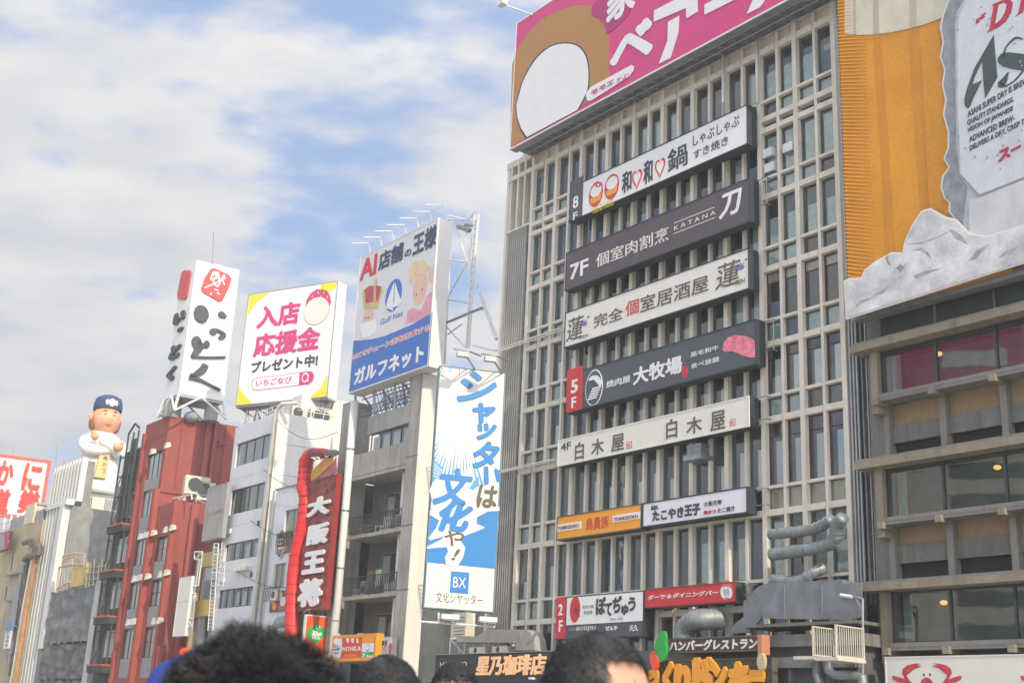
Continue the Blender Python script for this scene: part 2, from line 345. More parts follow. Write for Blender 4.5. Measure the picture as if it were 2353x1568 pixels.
def wall_open(b, fr, x0, x1, z0, z1, o0, o1, ops):
    zs = sorted({z0, z1, *[o[2] for o in ops], *[o[3] for o in ops]}); zs = [z for z in zs if z0 <= z <= z1]
    for a, c in zip(zs, zs[1:]):
        mid = (a+c)/2; row = sorted((o[0], o[1]) for o in ops if o[2] < mid < o[3]); x = x0
        for p, q in row:
            if p > x: b.box(fr, x, p, a, c, o0, o1)
            x = max(x, q)
        if x < x1: b.box(fr, x, x1, a, c, o0, o1)
def window(fr, x0, x1, z0, z1, o, par, n=1, fm=None, gm=None, blind=None, bars=(), t=.05, name='window'):
    b = MB(); b.box(fr, x0, x1, z0, z0+t, o-.04, o+.03); b.box(fr, x0, x1, z1-t, z1, o-.04, o+.03); b.box(fr, x0, x0+t, z0+t, z1-t, o-.04, o+.03); b.box(fr, x1-t, x1, z0+t, z1-t, o-.04, o+.03)
    for k in range(1, n):
        x = x0+(x1-x0)*k/n; b.box(fr, x-t/2, x+t/2, z0+t, z1-t, o-.04, o+.03)
    for zb in bars: b.box(fr, x0+t, x1-t, zb-t/2, zb+t/2, o-.045, o+.025)
    wdw = b.obj(name, fm or DMET, par)
    for k in range(n):
        a, c = x0+(x1-x0)*k/n, x0+(x1-x0)*(k+1)/n
        B('pane', gm or GLS, wdw, fr, (a+t, c-t, z0+t, z1-t, o-.012, o))
        if blind:
            q = blind(k)
            if q: B('blind', q[0], wdw, fr, (a+(c-a)*q[3]+t, a+(c-a)*q[4]-t, z0+(z1-z0)*q[1], z0+(z1-z0)*q[2], o-.045, o-.02))
    return wdw
BL1 = mat('pale_blind', (.60, .61, .58), .8, var=.1); BL2 = mat('warm_blind', (.42, .34, .24), .8, var=.15); BL3 = mat('green_grey_curtain', (.42, .46, .43), .8, var=.2, scale=4); BL4 = mat('blue_grey_blind', (.42, .46, .50), .8, var=.1)
# ================================================================ ground
def ground():
    b = MB(); b.prism([(-290,-240), (250,-240), (250,280), (-290,280)], -.5, 0)
    b.obj('ground', mat('street_paving', (.30, .29, .27), .85, var=.2, scale=.3, fine=.1), None, kind='structure')
ground()
# ================================================================ main grid-fronted building
G = thing('office_building', 'tall concrete grid-fronted office building carrying the stack of restaurant signs', 'building', M.pt(-6, 0, -8))
XL, XR = -17.15, 4.95
WIDE = [-16.82, -14.66, -12.50, -10.35, -8.26, -6.12, -3.98, -1.80, .36, 2.52, 4.72]
NARR = [(a+b)/2 for a, b in zip(WIDE, WIDE[1:])]
ZM = [(7.12, .27), (11.04, .27), (15.08, .27), (18.48, .27), (22.02, .27), (25.56, .27), (28.92, .26), (29.50, .26), (33.10, .32)]
ZT = [8.24, 12.14, 16.14, 19.6, 23.05, 26.5, 30.44]
INW = mat('unlit_depth_dark', (.11, .12, .125), .9, var=.5, scale=.5)  # dark colour stands in for the unlit depth behind glass and louvers
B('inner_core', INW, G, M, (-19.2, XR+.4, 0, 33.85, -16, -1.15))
B('end_wall', CONC, G, M, (-19.5, -19.2, 0, 33.9, -16, -.2)); B('roof_slab', CONC, G, M, (-19.5, XR+.5, 33.9, 34.3, -16, -.1))
for x in WIDE: B('pilaster', CONC, G, M, (x-.12, x+.12, 0, 34, -.36, 0))
for x in NARR: B('mullion', CONC, G, M, (x-.078, x+.078, 0, 33.9, -.34, -.07))
def beam_row(name, z, h, o1, o0):
    b = MB(); xs = sorted(WIDE)
    for a, c in zip(xs, xs[1:]):
        m_ = (a+c)/2; b.box(M, a+.122, m_-.080, z, z+h, o0, o1); b.box(M, m_+.080, c-.122, z, z+h, o0, o1)
    b.obj(name, CONC, G)
for z, h in ZM: beam_row('floor_beam', z-h/2, h, -.02, -.38)
for z in ZT: beam_row('sill_rail', z-.07, .13, -.04, -.36)
fmr = mat('maroon_window_frame', (.10, .035, .04), .6); fmg = mat('grey_window_frame', (.16, .17, .17), .5)
bays = []
for a, c in zip(WIDE, WIDE[1:]):
    m_ = (a+c)/2; bays += [(a+.12, m_-.08), (m_+.08, c-.12)]
floors = [(3.4, 7.0, None), (8.32, 10.9, 0), (12.22, 14.94, 1), (16.22, 18.34, 2), (19.68, 21.88, 3), (23.14, 25.42, 4), (26.58, 28.79, 5), (30.52, 32.97, 6)]
random.seed(3)
for fi, (z0, z1, _) in enumerate(floors):
    for bi, (a, c) in enumerate(bays):
        right = bi >= 16
        fm = fmr if (right and fi in (2, 3, 4)) else fmg
        def bl(k, fi=fi, bi=bi, right=right):
            r = random.random()
            if right:
                if fi == 4: return (BL2, .80, 1.0, 0, 1) if r < .85 else (BL1, .1, .75, .3, 1)
                if fi == 3: return (BL1, .0, .74, .35, 1)
                if fi == 2: return (BL4, .0, .70, .35, 1)
                if fi == 5: return (BL3, .0, .6, .2, 1)
                return (BL3, .0, random.choice((.6, .75, .9)), .15, 1) if r < .7 else (BL2, .5, .62, .3, .8)
            if bi < 5: return (BL1, .0, random.choice((.35, .5, .6)), .4, 1) if r < .45 else None
            return (BL1, .0, random.choice((.45, .55, .62, .4)), .45, 1) if r < .75 and fi in (2, 3) else ((BL3, 0, .7, .3, 1) if r < .35 else None)
        bars = (z0+(z1-z0)*.77,) if right and fi in (2, 3, 4) else ()
        window(M, a, c, z0, z1, -.27, G, 1, fm, GLS, bl, bars, .045)
    if fi and fi < 8:
        s0 = (ZM[fi-1][0] if fi < 7 else 29.5)+.14; s1 = z0-.15
        for bi, (a, c) in enumerate(bays):
            if 5 <= bi < 16: continue
            window(M, a, c, s0, s1, -.26, G, 1, fmg, GLS, (lambda k: (BL2, 0, 1, 0, 1)) if (fi == 2 and bi >= 16) else (lambda k: (BL3, 0, .9, .1, 1) if random.random() < .6 else None), (), .035)
# top band, behind the billboard's underside
B('top_band', CONC, G, M, (XL, XR, 33.22, 33.9, -.5, -.3))
# left stair bay: vertical louvers with rails
b = MB()
for i in range(9):
    x = -18.9+i*.195; B('louver', mat('grey_louver', (.46, .44, .40), .6, .1, var=.1), G, M, (x-.032, x+.032, .5, 29.6, -.22, -.04))
for z in (4, 7.1, 9.2, 11, 13, 15.1, 17, 18.5, 20.3, 22, 23.9, 25.6, 27.3, 29.3): b.box(M, -19.0, -17.25, z-.05, z+.05, -.30, -.225)
b.obj('louver_rails', METAL, G, kind='stuff')
B('corner_column', CONC, G, M, (-19.48, -19.25, 0, 33.9, -.6, -.15)); B('stair_inner', INW, G, M, (-19.2, -17.0, 0, 33.9, -1.15, -1.0))
for x in (-18.95, -18.3, -17.65): B('mullion', CONC, G, M, (x-.08, x+.08, 29.75, 33.9, -.5, -.07))
B('floor_beam', CONC, G, M, (-19.2, -17.0, 32.97, 33.24, -.5, -.03)); B('floor_beam', CONC, G, M, (-19.2, -17.0, 29.63, 29.74, -.5, -.03))
[B('stair_slab', CONC, G, M, (-19.2, -17.0, z-.14, z+.12, -1.0, -.42)) for z in (7.1, 11.0, 15.08, 18.5, 22.0, 25.6, 29.3, 33.1)]
for z in (22.35, 15.25): 
    b = MB(); b.box(M, -19.1, -13.3, z, z+.05, .32, .40); b.box(M, -19.1, -13.3, z, z+.05, .03, .09)
    for i in range(18): b.box(M, -19.1+i*.34, -19.04+i*.34, z+.008, z+.045, .09, .32)
    b.obj('metal_ledge', WMET, G)
# right edge: service pipes and louvers below the can billboard
b = MB()
for i in range(3): b.tube([M.pt(5.03+i*.16, 1, .0), M.pt(5.03+i*.16, 34, .0)], .055, 6)
b.obj('service_pipes', METAL, G)
for i in range(5):
    B('side_louver', METAL, G, M, (5.45+i*.24, 5.51+i*.24, 7.0, 18.4, -.3, -.12))
B('side_recess', INW, G, M, (4.9, 6.7, 0, 34, -16.2, -.9)); [B('side_rail', METAL, G, M, (5.35, 6.6, z, z+.07, -.4, -.31)) for z in (8.2, 9.7, 11.3, 12.9, 14.5, 16.1, 17.6)]
# pipes on pilasters
for x, z0, z1 in ((-1.80, 26.6, 34), (-1.80, 29.6, 31.3), (.36, 30.4, 33.8)):
    MB().tube([M.pt(x+.02, z0, .10), M.pt(x+.02, z1, .10)], .075, 8).obj('drain_pipe', WMET, G, smooth=True)
# ---------------------------------------------------------------- roof billboard
bx0, bz0 = M.at('Q1', 110, 935, 1.6); bx1 = 6.0
BB = board('roof_billboard', 'huge magenta roof billboard with brown and cream shapes and giant white katakana', 'billboard', M, 1.6, bx0, bx1, bz0-.1, 42.15, PINK, cab=METAL, th=.5, rim=.09, rimm=WMET)
BROF = 1.6
pp('brown_shape', M, BROWN, BB, 'V7', [(42,1075),(60,470),(82,400),(110,340),(142,288),(180,240),(238,180),(300,130),(365,96),(430,70),(495,50),(560,40),(640,45),(648,110),(690,150),(745,190),(765,290),(765,600),(620,738),(400,862)], BROF, .01)
pp('magenta_bow', M, mat('deep_magenta', (.42, .03, .16), .45), BB, 'V7', [(640,60),(700,-20),(860,-60),(950,-80),(940,30),(900,120),(860,160),(800,220),(750,245),(735,190),(720,140),(690,130),(650,125),(640,100)], BROF, .014, lift=.012)
pp('purple_outline', M, INK, BB, 'V7', smooth_open([(82,770),(125,610),(215,440),(325,340),(440,310),(548,332),(610,425),(625,560),(610,690),(552,790)])+[(545,802),(160,1015),(118,950),(92,870)], BROF, .006, lift=.010)
pp('cream_disc', M, WHITE, BB, 'V7', smooth_open([(90,770),(132,615),(222,450),(330,350),(440,320),(540,342),(600,430),(615,560),(600,680),(545,785)])+[(535,803),(168,1000),(125,935),(99,860)], BROF, .010, lift=.013)
text(M, '家', WHITE, BB, 'V7', (745,195), (965,-260), BROF, .035, lift=.03)
text(M, 'ベ', WHITE, BB, 'V7', (768,560), (1092,100), BROF, .05, lift=.02)
for pts in ([(1094,80),(1405,-80),(1414,88),(1330,138),(1328,62),(1094,162)], [(1197,162),(1278,118),(1272,240),(1215,425),(1130,468),(1193,300)], [(1462,38),(1700,-85),(1700,-8),(1462,112)], [(1830,-30),(1915,-75),(1895,20),(1865,58),(1770,106)]):
    pp('lettering', M, WHITE, BB, 'V7', pts, BROF, .012, lift=.02)
pp('white_pill', M, WHITE, BB, 'V7', [(600,705),(606,675),(640,635),(905,492),(932,477),(950,487),(948,515),(915,562),(640,735),(612,737)], BROF, .012, lift=.035)
text(M, 'モモエ', PINK, BB, 'V7', (640,702), (806,578), BROF, .03, lift=.05); text(M, 'だよ!', PINK, BB, 'V7', (826,614), (914,528), BROF, .005, lift=.05)
b = MB(); zb = bz0-.1
for i in range(30):
    x = bx0+.2+i*.76
    if x > bx1-.8: break
    b.tube([M.pt(x, zb+.1, .05), M.pt(x+.38, zb-.05, 1.15)], .028, 4); b.tube([M.pt(x+.38, zb-.05, 1.15), M.pt(x+.76, zb+.1, .05)], .028, 4)
for o in (.05, .6, 1.1): b.tube([M.pt(bx0, zb+.02, o), M.pt(bx1, zb+.02, o)], .04, 4)
b.obj('soffit_truss', METAL, BB); B('soffit_mesh', mat('soffit_sheet', (.20, .215, .23), .7, .2, var=.2, scale=2), BB, M, (bx0, bx1, zb+.16, zb+.2, -.1, 1.08))
b = MB()
for x in (-16.5, -10, -3.5, 3): b.tube([M.pt(x, 34.3, -5), M.pt(x, 42, .9)], .12, 5); b.tube([M.pt(x, 34.3, .3), M.pt(x, 42, .9)], .12, 5)
b.obj('back_frame', METAL, BB)
lf = thing('billboard_floodlight', 'small floodlight on a thin arm at the top left of the magenta billboard', 'floodlight', M.pt(-16.5, 42.2, 1.6))
segs('arm', M, 1.6, 'Q1', [((250, 95), (60, 25, 4.0))], .05, WMET, lf); hp = M.w('Q1', 62, 22, 4.0)
fh = Frame(hp, M.D); B('lamp_head', WMET, lf, fh, (-.28, .28, hp.z-.14, hp.z+.12, -.18, .18))
# ---------------------------------------------------------------- signs stacked on the facade
SO = .75
def brackets(r, x, z0, z1):
    b = MB(); b.tube([M.pt(x, z0+.15, SO-.5), M.pt(x+.55, z0+.15, SO-.5), M.pt(x+.55, z1-.15, SO-.5), M.pt(x, z1-.15, SO-.5)], .03, 5)
    b.tube([M.pt(x+.55, z0+.15, SO-.5), M.pt(x+.55, z0+.15, 0)], .03, 5); b.tube([M.pt(x+.55, z1-.15, SO-.5), M.pt(x+.55, z1-.15, 0)], .03, 5); b.obj('bracket', METAL, r)
def msign(label, reg, BL, TR, face, **k):
    x0, z0 = M.at(reg, *BL, SO); x1, z1 = M.at(reg, *TR, SO)
    r = board('shop_sign', label, 'sign', M, SO, x0, x1, z0, z1, face, group='restaurant signs stacked on the grid facade', **k); return r
# 8F
S8 = msign('long white hot pot restaurant sign marked 8F, topmost on the grid facade', 'Q1', (483, 1400), (1605, 655), WHITE)
x0, z0 = M.at('Q1', 483, 1400, SO); x1, z1 = M.at('Q1', 572, 1165, SO); B('floor_tag', SLATE, S8, M, (x0, x1, z0, 30.5, SO, SO+.02))
text(M, '8', WHITE, S8, 'Q2', (458, 295), (491, 212), SO+.02, .02); text(M, 'F', WHITE, S8, 'Q2', (459, 358), (486, 305), SO+.02, .02)
for i, c in enumerate(((652, 1222), (752, 1174))):
    oval('round_badge', M, REDL, S8, 'Q1', c, .56, .72, SO); oval('badge_face', M, WHITE, S8, 'Q1', (c[0]+2, c[1]-22), .44, .36, SO, lift=.015)
    pp('badge_band', M, ORANGE, S8, 'Q1', [(c[0]-36, c[1]+34), (c[0]+36, c[1]-6), (c[0]+28, c[1]+35), (c[0]-26, c[1]+65)], SO, lift=.015)
pp('badge_bow', M, PINK, S8, 'Q1', [(655,1155),(668,1172),(690,1142),(692,1165),(668,1180),(648,1175)], SO, lift=.018)
text(M, 'NIKO NIKO', YEL, S8, 'Q1', (632, 1345), (766, 1248), SO, .015)
text(M, '和', INK, S8, 'Q1', (815, 1222), (878, 1062), SO, .035); text(M, '和', INK, S8, 'Q1', (950, 1168), (1010, 993), SO, .035)
text(M, '鍋', INK, S8, 'Q1', (1102, 1092), (1230, 892), SO, .02)
def heart(c, sx, sz, par, m_, lift):
    x, z = M.at('Q1', *c, SO); pts = []
    for i in range(32):
        t = 2*math.pi*i/32; pts.append((x+sx*(16*math.sin(t)**3)/16, z+sz*(13*math.cos(t)-5*math.cos(2*t)-2*math.cos(3*t)-math.cos(4*t))/15))
    MB().poly(M, pts, SO+lift-.003, SO+lift+.01).obj('heart', m_, par)
for c in ((911, 1122), (1056, 1052)): heart(c, .37, .58, S8, REDL, .004); heart(c, .25, .41, S8, WHITE, .016)
text(M, 'しゃぶしゃぶ', INK, S8, 'Q1', (1262, 925), (1554, 720), SO, .005); text(M, 'すき焼き', INK, S8, 'Q1', (1265, 1006), (1484, 850), SO, .008)
# 7F
S7 = msign('long dark plum private-room restaurant sign marked 7F, second from the top', 'Q2', (413, 760), (1465, 113), PLUM); brackets(S7, M.at('Q2', 1465, 113, SO)[0], 24.9, 26.5)
text(M, '7F', WHITE, S7, 'Q2', (440, 700), (548, 570), SO, .025); text(M, '個室肉割烹', CREAM, S7, 'Q2', (590, 628), (1004, 388), SO, .01)
text(M, 'K A T A N A', CREAM, S7, 'Q2', (1035, 415), (1270, 298), SO); text(M, '刀', WHITE, S7, 'Q2', (1290, 357), (1420, 168), SO, .03, shear=.15)
for y in (372, 432): pp('rule', M, CREAM, S7, 'Q2', [(1033, y), (1266, y-92), (1266, y-88), (1033, y+4)], SO)
# REN
S6 = msign('long cream private izakaya sign with brush characters and purple lotus flowers, third from the top', 'Q2', (408, 1085), (1460, 512), CREAM)
text(M, '蓮', INKB, S6, 'Q2', (420, 1052), (522, 888), SO, .008, shear=.12); text(M, '蓮', INKB, S6, 'Q2', (1270, 757), (1412, 568), SO, .008, shear=.12)
text(M, '完全', INKB, S6, 'Q2', (577, 972), (745, 842), SO, .012); text(M, '個', REDL, S6, 'Q2', (757, 907), (836, 795), SO, .015); text(M, '室居酒屋', INKB, S6, 'Q2', (842, 885), (1230, 660), SO, .012)
text(M, 'REN', INKB, S6, 'Q2', (500, 1032), (545, 1000), SO); text(M, 'REN', INKB, S6, 'Q2', (1385, 727), (1436, 683), SO)
PUR = mat('purple_print', (.20, .14, .45), .5)
for cx, cy, k in ((521, 942, 1), (1411, 620, 1.25), (546, 906, .4), (1443, 580, .4)):
    pp('lotus', M, PUR, S6, 'Q2', [(cx+a*k, cy+b_*k) for a, b_ in ((-20,0),(-10,2),(-14,-16),(-3,-6),(2,-24),(6,-7),(18,-20),(12,-2),(22,-4),(12,12),(-4,16),(-14,12))], SO)
# 5F
S5 = msign('long slate yakiniku sign marked 5F in red with a slab of pink beef', 'Q2', (418, 1455), (1500, 915), SLATE); brackets(S5, M.at('Q2', 1500, 915, SO)[0], 17.9, 19.6)
x0, z0 = M.at('Q2', 420, 1453, SO); x1, _z = M.at('Q2', 510, 1400, SO); B('floor_tag', RED, S5, M, (x0, x1, z0, z0+2.3, SO+.004, SO+.024))
text(M, '5', WHITE, S5, 'Q2', (447, 1344), (488, 1256), SO+.024, .03); text(M, 'F', WHITE, S5, 'Q2', (450, 1425), (478, 1357), SO+.024, .03)
oval('logo_ring', M, WHITE, S5, 'Q2', (579, 1308), .66, .95, SO); oval('logo_disc', M, SLATE, S5, 'Q2', (579, 1308), .60, .88, SO, lift=.016)
pp('logo_bull', M, WHITE, S5, 'Q2', [(548,1262),(570,1240),(600,1238),(622,1262),(626,1290),(612,1300),(596,1280),(580,1262),(556,1270)], SO, lift=.03)
for i in range(5): pp('logo_stripe', M, WHITE, S5, 'Q2', [(570-i*6, 1312+i*15), (622-i*5, 1296+i*15), (620-i*6, 1305+i*15), (570-i*6, 1322+i*15)], SO, lift=.03)
text(M, '焼肉屋', WHITE, S5, 'Q2', (648, 1312), (786, 1233), SO, .02); text(M, '大牧場', WHITE, S5, 'Q2', (800, 1297), (1080, 1120), SO, .035)
oval('seal', M, RED, S5, 'Q2', (1097, 1216), .20, .30, SO); text(M, '黒毛和牛', WHITE, S5, 'Q2', (1128, 1137), (1288, 1064), SO, .012); text(M, '食べ放題', WHITE, S5, 'Q2', (1130, 1202), (1291, 1128), SO, .012)
MEAT = mat('beef_print', (.72, .20, .26), .5, var=.35, scale=3.5)
pp('beef_picture', M, MEAT, S5, 'Q2', [(1308,1093),(1316,1052),(1345,1020),(1385,1009),(1440,1014),(1478,1030),(1496,1046),(1496,1136),(1470,1136),(1430,1128),(1395,1112),(1360,1100),(1325,1108)], SO)
# 4F
S4 = msign('long cream pub sign marked 4F with the same three characters twice', 'Q3', (352, 395), (1395, 8), CREAM, rimm=CREAM); brackets(S4, M.at('Q3', 1395, 8, SO)[0], 14.9, 16.2)
text(M, '4F', INK, S4, 'Q3', (372, 310), (428, 257), SO, .01)
for s_, p, q in (('白', (448,362), (500,253)), ('木', (538,337), (608,233)), ('屋', (646,317), (718,209)), ('白', (944,247), (1006,126)), ('木', (1055,223), (1140,113)), ('屋', (1185,206), (1266,81))):
    text(M, s_, INKB, S4, 'Q3', p, q, SO, .022)
for c in ((743, 278), (1305, 155)):
    pp('seal', M, REDL, S4, 'Q3', [(c[0]-15, c[1]-15), (c[0]+15, c[1]-24), (c[0]+17, c[1]+13), (c[0]-13, c[1]+22)], SO, .003); pp('seal_inner', M, CREAM, S4, 'Q3', [(c[0]-11, c[1]-12), (c[0]+11, c[1]-18), (c[0]+13, c[1]+9), (c[0]-9, c[1]+17)], SO, .003, lift=.009)
    text(M, 'の', REDL, S4, 'Q3', (c[0]-7, c[1]+11), (c[0]+9, c[1]-12), SO, .01, lift=.014)
# torikizoku + takoyaki
ST = msign('orange yakitori sign at the left of the white takoyaki sign', 'Q3', (348, 795), (812, 592), ORANGE, rimm=INKB)
for p, q, tp, tq in (((352,748), (484,690), (356,738), (470,703)), ((654,697), (808,636), (660,690), (792,652))):
    x0, z0 = M.at('Q3', *p, SO); x1, z1 = M.at('Q3', *q, SO); B('white_band', WHITE, ST, M, (x0, x1, z0, z1, SO+.003, SO+.016)); text(M, 'TORIKIZOKU', mat('maroon_ink', (.25, .03, .04), .5), ST, 'Q3', tp, tq, SO+.016, .02)
text(M, '鳥貴族', REDL, ST, 'Q3', (508, 742), (634, 655), SO, .005)
SW = msign('white takoyaki shop sign with chunky brown characters, right of the orange sign', 'Q3', (815, 725), (1385, 500), mat('lilac_white_acrylic', (.70, .69, .74), .35, var=.03)); brackets(SW, M.at('Q3', 1385, 500, SO)[0], 11.2, 12.2)
text(M, 'たこやき', INK, SW, 'Q3', (870, 692), (1040, 608), SO, .05); text(M, '王子', INK, SW, 'Q3', (1043, 668), (1130, 590), SO, .06); text(M, '大阪名物', INK, SW, 'Q3', (1150, 612), (1246, 570), SO, .01)
text(M, '福福丸', INK, SW, 'Q3', (862, 632), (902, 600), SO, .01)
text(M, '串かつ', RED, SW, 'Q3', (1150, 656), (1216, 622), SO, .04); text(M, 'たこ焼き', INK, SW, 'Q3', (1225, 646), (1316, 604), SO, .02)
# 2F
S2 = msign('white okonomiyaki sign with a red disc marked 2F, just above the heads', 'Q3', (342, 1335), (825, 1065), SLATE)
x0, z0 = M.at('Q3', 343, 1328, SO); x1, z1 = M.at('Q3', 401, 1100, SO); B('floor_tag', RED, S2, M, (x0, x1, z0, z1, SO+.004, SO+.024))
text(M, '2', WHITE, S2, 'Q3', (358, 1202), (383, 1138), SO+.024, .03); text(M, 'F', WHITE, S2, 'Q3', (361, 1290), (383, 1225), SO+.024, .03)
x0, z0 = M.at('Q3', 403, 1254, SO); x1, z1 = M.at('Q3', 822, 1070, SO); B('white_panel', WHITE, S2, M, (x0, x1, z0, z1, SO+.004, SO+.02))
oval('red_disc', M, RED, S2, 'Q3', (450, 1168), .38, .62, SO+.02); pp('spatula', M, INK, S2, 'Q3', [(446,1170),(456,1158),(464,1166),(462,1180),(478,1206),(474,1208),(457,1184),(448,1180)], SO+.02, lift=.018)
text(M, 'お好み焼', GREYP, S2, 'Q3', (490, 1164), (552, 1140), SO+.02); text(M, '鉄板焼', GREYP, S2, 'Q3', (497, 1196), (545, 1172), SO+.02)
for s_, p, q in (('ぼ', (562,1200), (618,1098)), ('て', (612,1205), (652,1130)), ('ぢ', (652,1190), (705,1092)), ('ゅ', (700,1200), (742,1140)), ('う', (738,1180), (780,1098))): text(M, s_, INK, S2, 'Q3', p, q, SO+.02, .05)
text(M, 'Since 1946', GREYP, S2, 'Q3', (640, 1227), (709, 1209), SO+.02); text(M, 'BOTEJYU', CREAM, S2, 'Q3', (458, 1290), (560, 1257), SO); text(M, '天久', CREAM, S2, 'Q3', (745, 1287), (792, 1250), SO, .03)
text(M, 'ぜんや', CREAM, S2, 'Q3', (615, 1284), (680, 1256), SO, .04)
for y in (1272, 1280): pp('small_print', M, GREYP, S2, 'Q3', [(413, y), (452, y-3), (452, y), (413, y+3)], SO)
SD = msign('red darts and dining bar sign with slanted white katakana', 'Q3', (828, 1162), (1322, 1016), RED, cab=DMET, rimm=mat('dull_red_rim', (.30, .03, .03), .5)); brackets(SD, M.at('Q3', 1322, 1016, SO)[0], 7.5, 8.2)
text(M, 'ダーツ＆ダイニングバー', WHITE, SD, 'Q3', (845, 1118), (1228, 1062), SO, .03, shear=.15)
for c in ((1256, 1078), (1272, 1074), (1288, 1078)): oval('logo', M, WHITE, SD, 'Q3', c, .16, .24, SO, rot=.3)
oval('logo_ring', M, mat('pale_red', (.62, .16, .16), .4), SD, 'Q3', (1272, 1062), .34, .42, SO, ext=.003, lift=.001)
# ---------------------------------------------------------------- things hung on the facade
hv = thing('exhaust_hood', 'metal exhaust box hanging between the fins below the cream 4F sign', 'vent', M.w('Q3', 1100, 380, .6))
x0, z0 = M.at('Q3', 1052, 350, .55); x1, z1 = M.at('Q3', 1128, 262, .55); B('hood_body', GALV, hv, M, (x0, x1, z0+.1, z1, -.3, .5)); B('hood_lip', GALV, hv, M, (x0-.12, x1+.1, z0-.12, z0+.1, -.35, .62)); B('rib', METAL, hv, M, (x0, x1, z0+.5, z0+.54, .502, .53))
for i, (x, y) in enumerate(((150, 1340), (165, 1470), (330, 1290))):
    p = M.w('S3', x, y, .1); t = thing('ceiling_box', ('pale square unit behind the window right of the 8F sign, upper one', 'pale square unit behind the window right of the 8F sign, lower one', 'pale slanted unit hanging in the window bay beside the middle pilaster')[i], 'vent unit', p, 'pale units hung in the right-hand bays')
    f = Frame(p, M.D); B('unit_body', WMET, t, f, (-.28, .28, p.z-.22, p.z+.2, -.45, -.12)); B('unit_grille', METAL, t, f, (-.25, .25, p.z-.26, p.z-.22, -.42, -.15))
# ================================================================ dark restaurant building at the right, with the can billboard
RB = thing('restaurant_building', 'dark concrete restaurant building with ribbon windows and tan recessed panels at the right', 'building', M.pt(12, 0, -8))
TANP = mat('tan_tile_panel', (.29, .205, .12), .8, var=.12, scale=3, fine=.1); LEDG = mat('tan_ledge', (.27, .225, .165), .8, var=.15, scale=1, streak=.4, fine=.08); RGREY = mat('ledge_front', (.22, .205, .18), .8, var=.12, streak=.3)
RX0, RX1 = 5.9, 26.0
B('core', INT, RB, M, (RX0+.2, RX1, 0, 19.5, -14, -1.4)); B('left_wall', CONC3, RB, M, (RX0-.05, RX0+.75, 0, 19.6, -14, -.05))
mods = [6.62+i*2.52 for i in range(8)]
ledges = [(16.85, .28), (12.1, .28), (7.42, .26)]
for z, h in ledges:
    B('ledge', LEDG, RB, M, (RX0-.2, RX1, z-.05, z+h-.05, -.6, .85)); B('ledge_lip', RGREY, RB, M, (RX0-.2, RX1, z+h-.045, z+h+.06, -.6, .78))
B('top_fascia', mat('dark_fascia', (.035, .045, .045), .6, var=.3), RB, M, (RX0+.7, RX1, 17.25, 19.5, -1.3, .1)); B('roof', CONC3, RB, M, (RX0-.05, RX1, 19.6, 19.9, -14, .1))
[B('fascia_post', CONC3, RB, M, (x, x+.08, 17.25, 19.5, .11, .18)) for x in mods]
for wi, (z0, z1) in enumerate(((15.0, 16.78), (10.15, 12.04), (5.5, 7.36))):
    B('sill', RGREY, RB, M, (6.7, RX1, z0-.30, z0-.02, -.3, .5)); B('sill_groove', CONC3, RB, M, (6.7, RX1, z0-.19, z0-.17, .501, .512))
    B('jamb', LEDG, RB, M, (6.32, 6.66, z0-.75, z1, -.4, .45))
    for a, c in zip(mods, mods[1:]):
        wd = MB(); wd.box(M, a-.045, a+.045, z0, z1, .10, .22); wd.box(M, a+.046, c-.046, z1-.05, z1, .10, .2); wd.box(M, a+.046, c-.046, z0, z0+.04, .10, .2); wo = wd.obj('window', DMET, RB)
        B('pane', GLSD, wo, M, (a+.045, c-.045, z0+.04, z1-.05, .13, .145))
        if (wi, round(a)) in ((0, 7), (1, 7), (2, 7)): B('curtain', BL3, wo, M, (a+.15, a+.55, z0+.05, z1-.06, -.4, -.37))
        lx = a+ (2.3 if wi == 0 else 1.9)
        if (int(a)+wi) % 2: continue
        lp = MB(); p = M.pt(lx, z1-.42, -.35); lp.ell(p, .14, .14, .09, 12, 8); lp.obj('pendant_lamp', mat('warm_lamp', (1, .55, .15), .4, emit=.9), wo, smooth=True)
    B('dining_room_wall', mat('dining_room', (.22, .25, .23), .9, var=.4, scale=.6), RB, M, (6.7, RX1, z0-.2, z1+.05, -1.35, -1.25))
for zi, (zt, z1) in enumerate(((12.40, 14.68), (7.74, 9.84), (4.96, 5.18))):
    for a, c in zip(mods, mods[1:]):
        if zi < 2:
            B('tan_panel', TANP, RB, M, (a+.14, c-.14, zt+1.42, z1, -.4, -.35)); B('grey_panel', CONC3, RB, M, (a+.14, c-.14, zt+.72, zt+1.41, -.4, -.22)); B('dark_gap', mat('black_gap', (.012, .016, .018), .8), RB, M, (a+.14, c-.14, zt-.1, zt+.71, -.5, -.42))
        B('strut', RGREY, RB, M, (a-.13 if a > 7 else a-.1, a+.13, zt-.1, z1+.12, -.45, -.02)); B('beam_end', LEDG, RB, M, (a-.13, a+.13, z1-.14, z1+.12, -.01, .66))
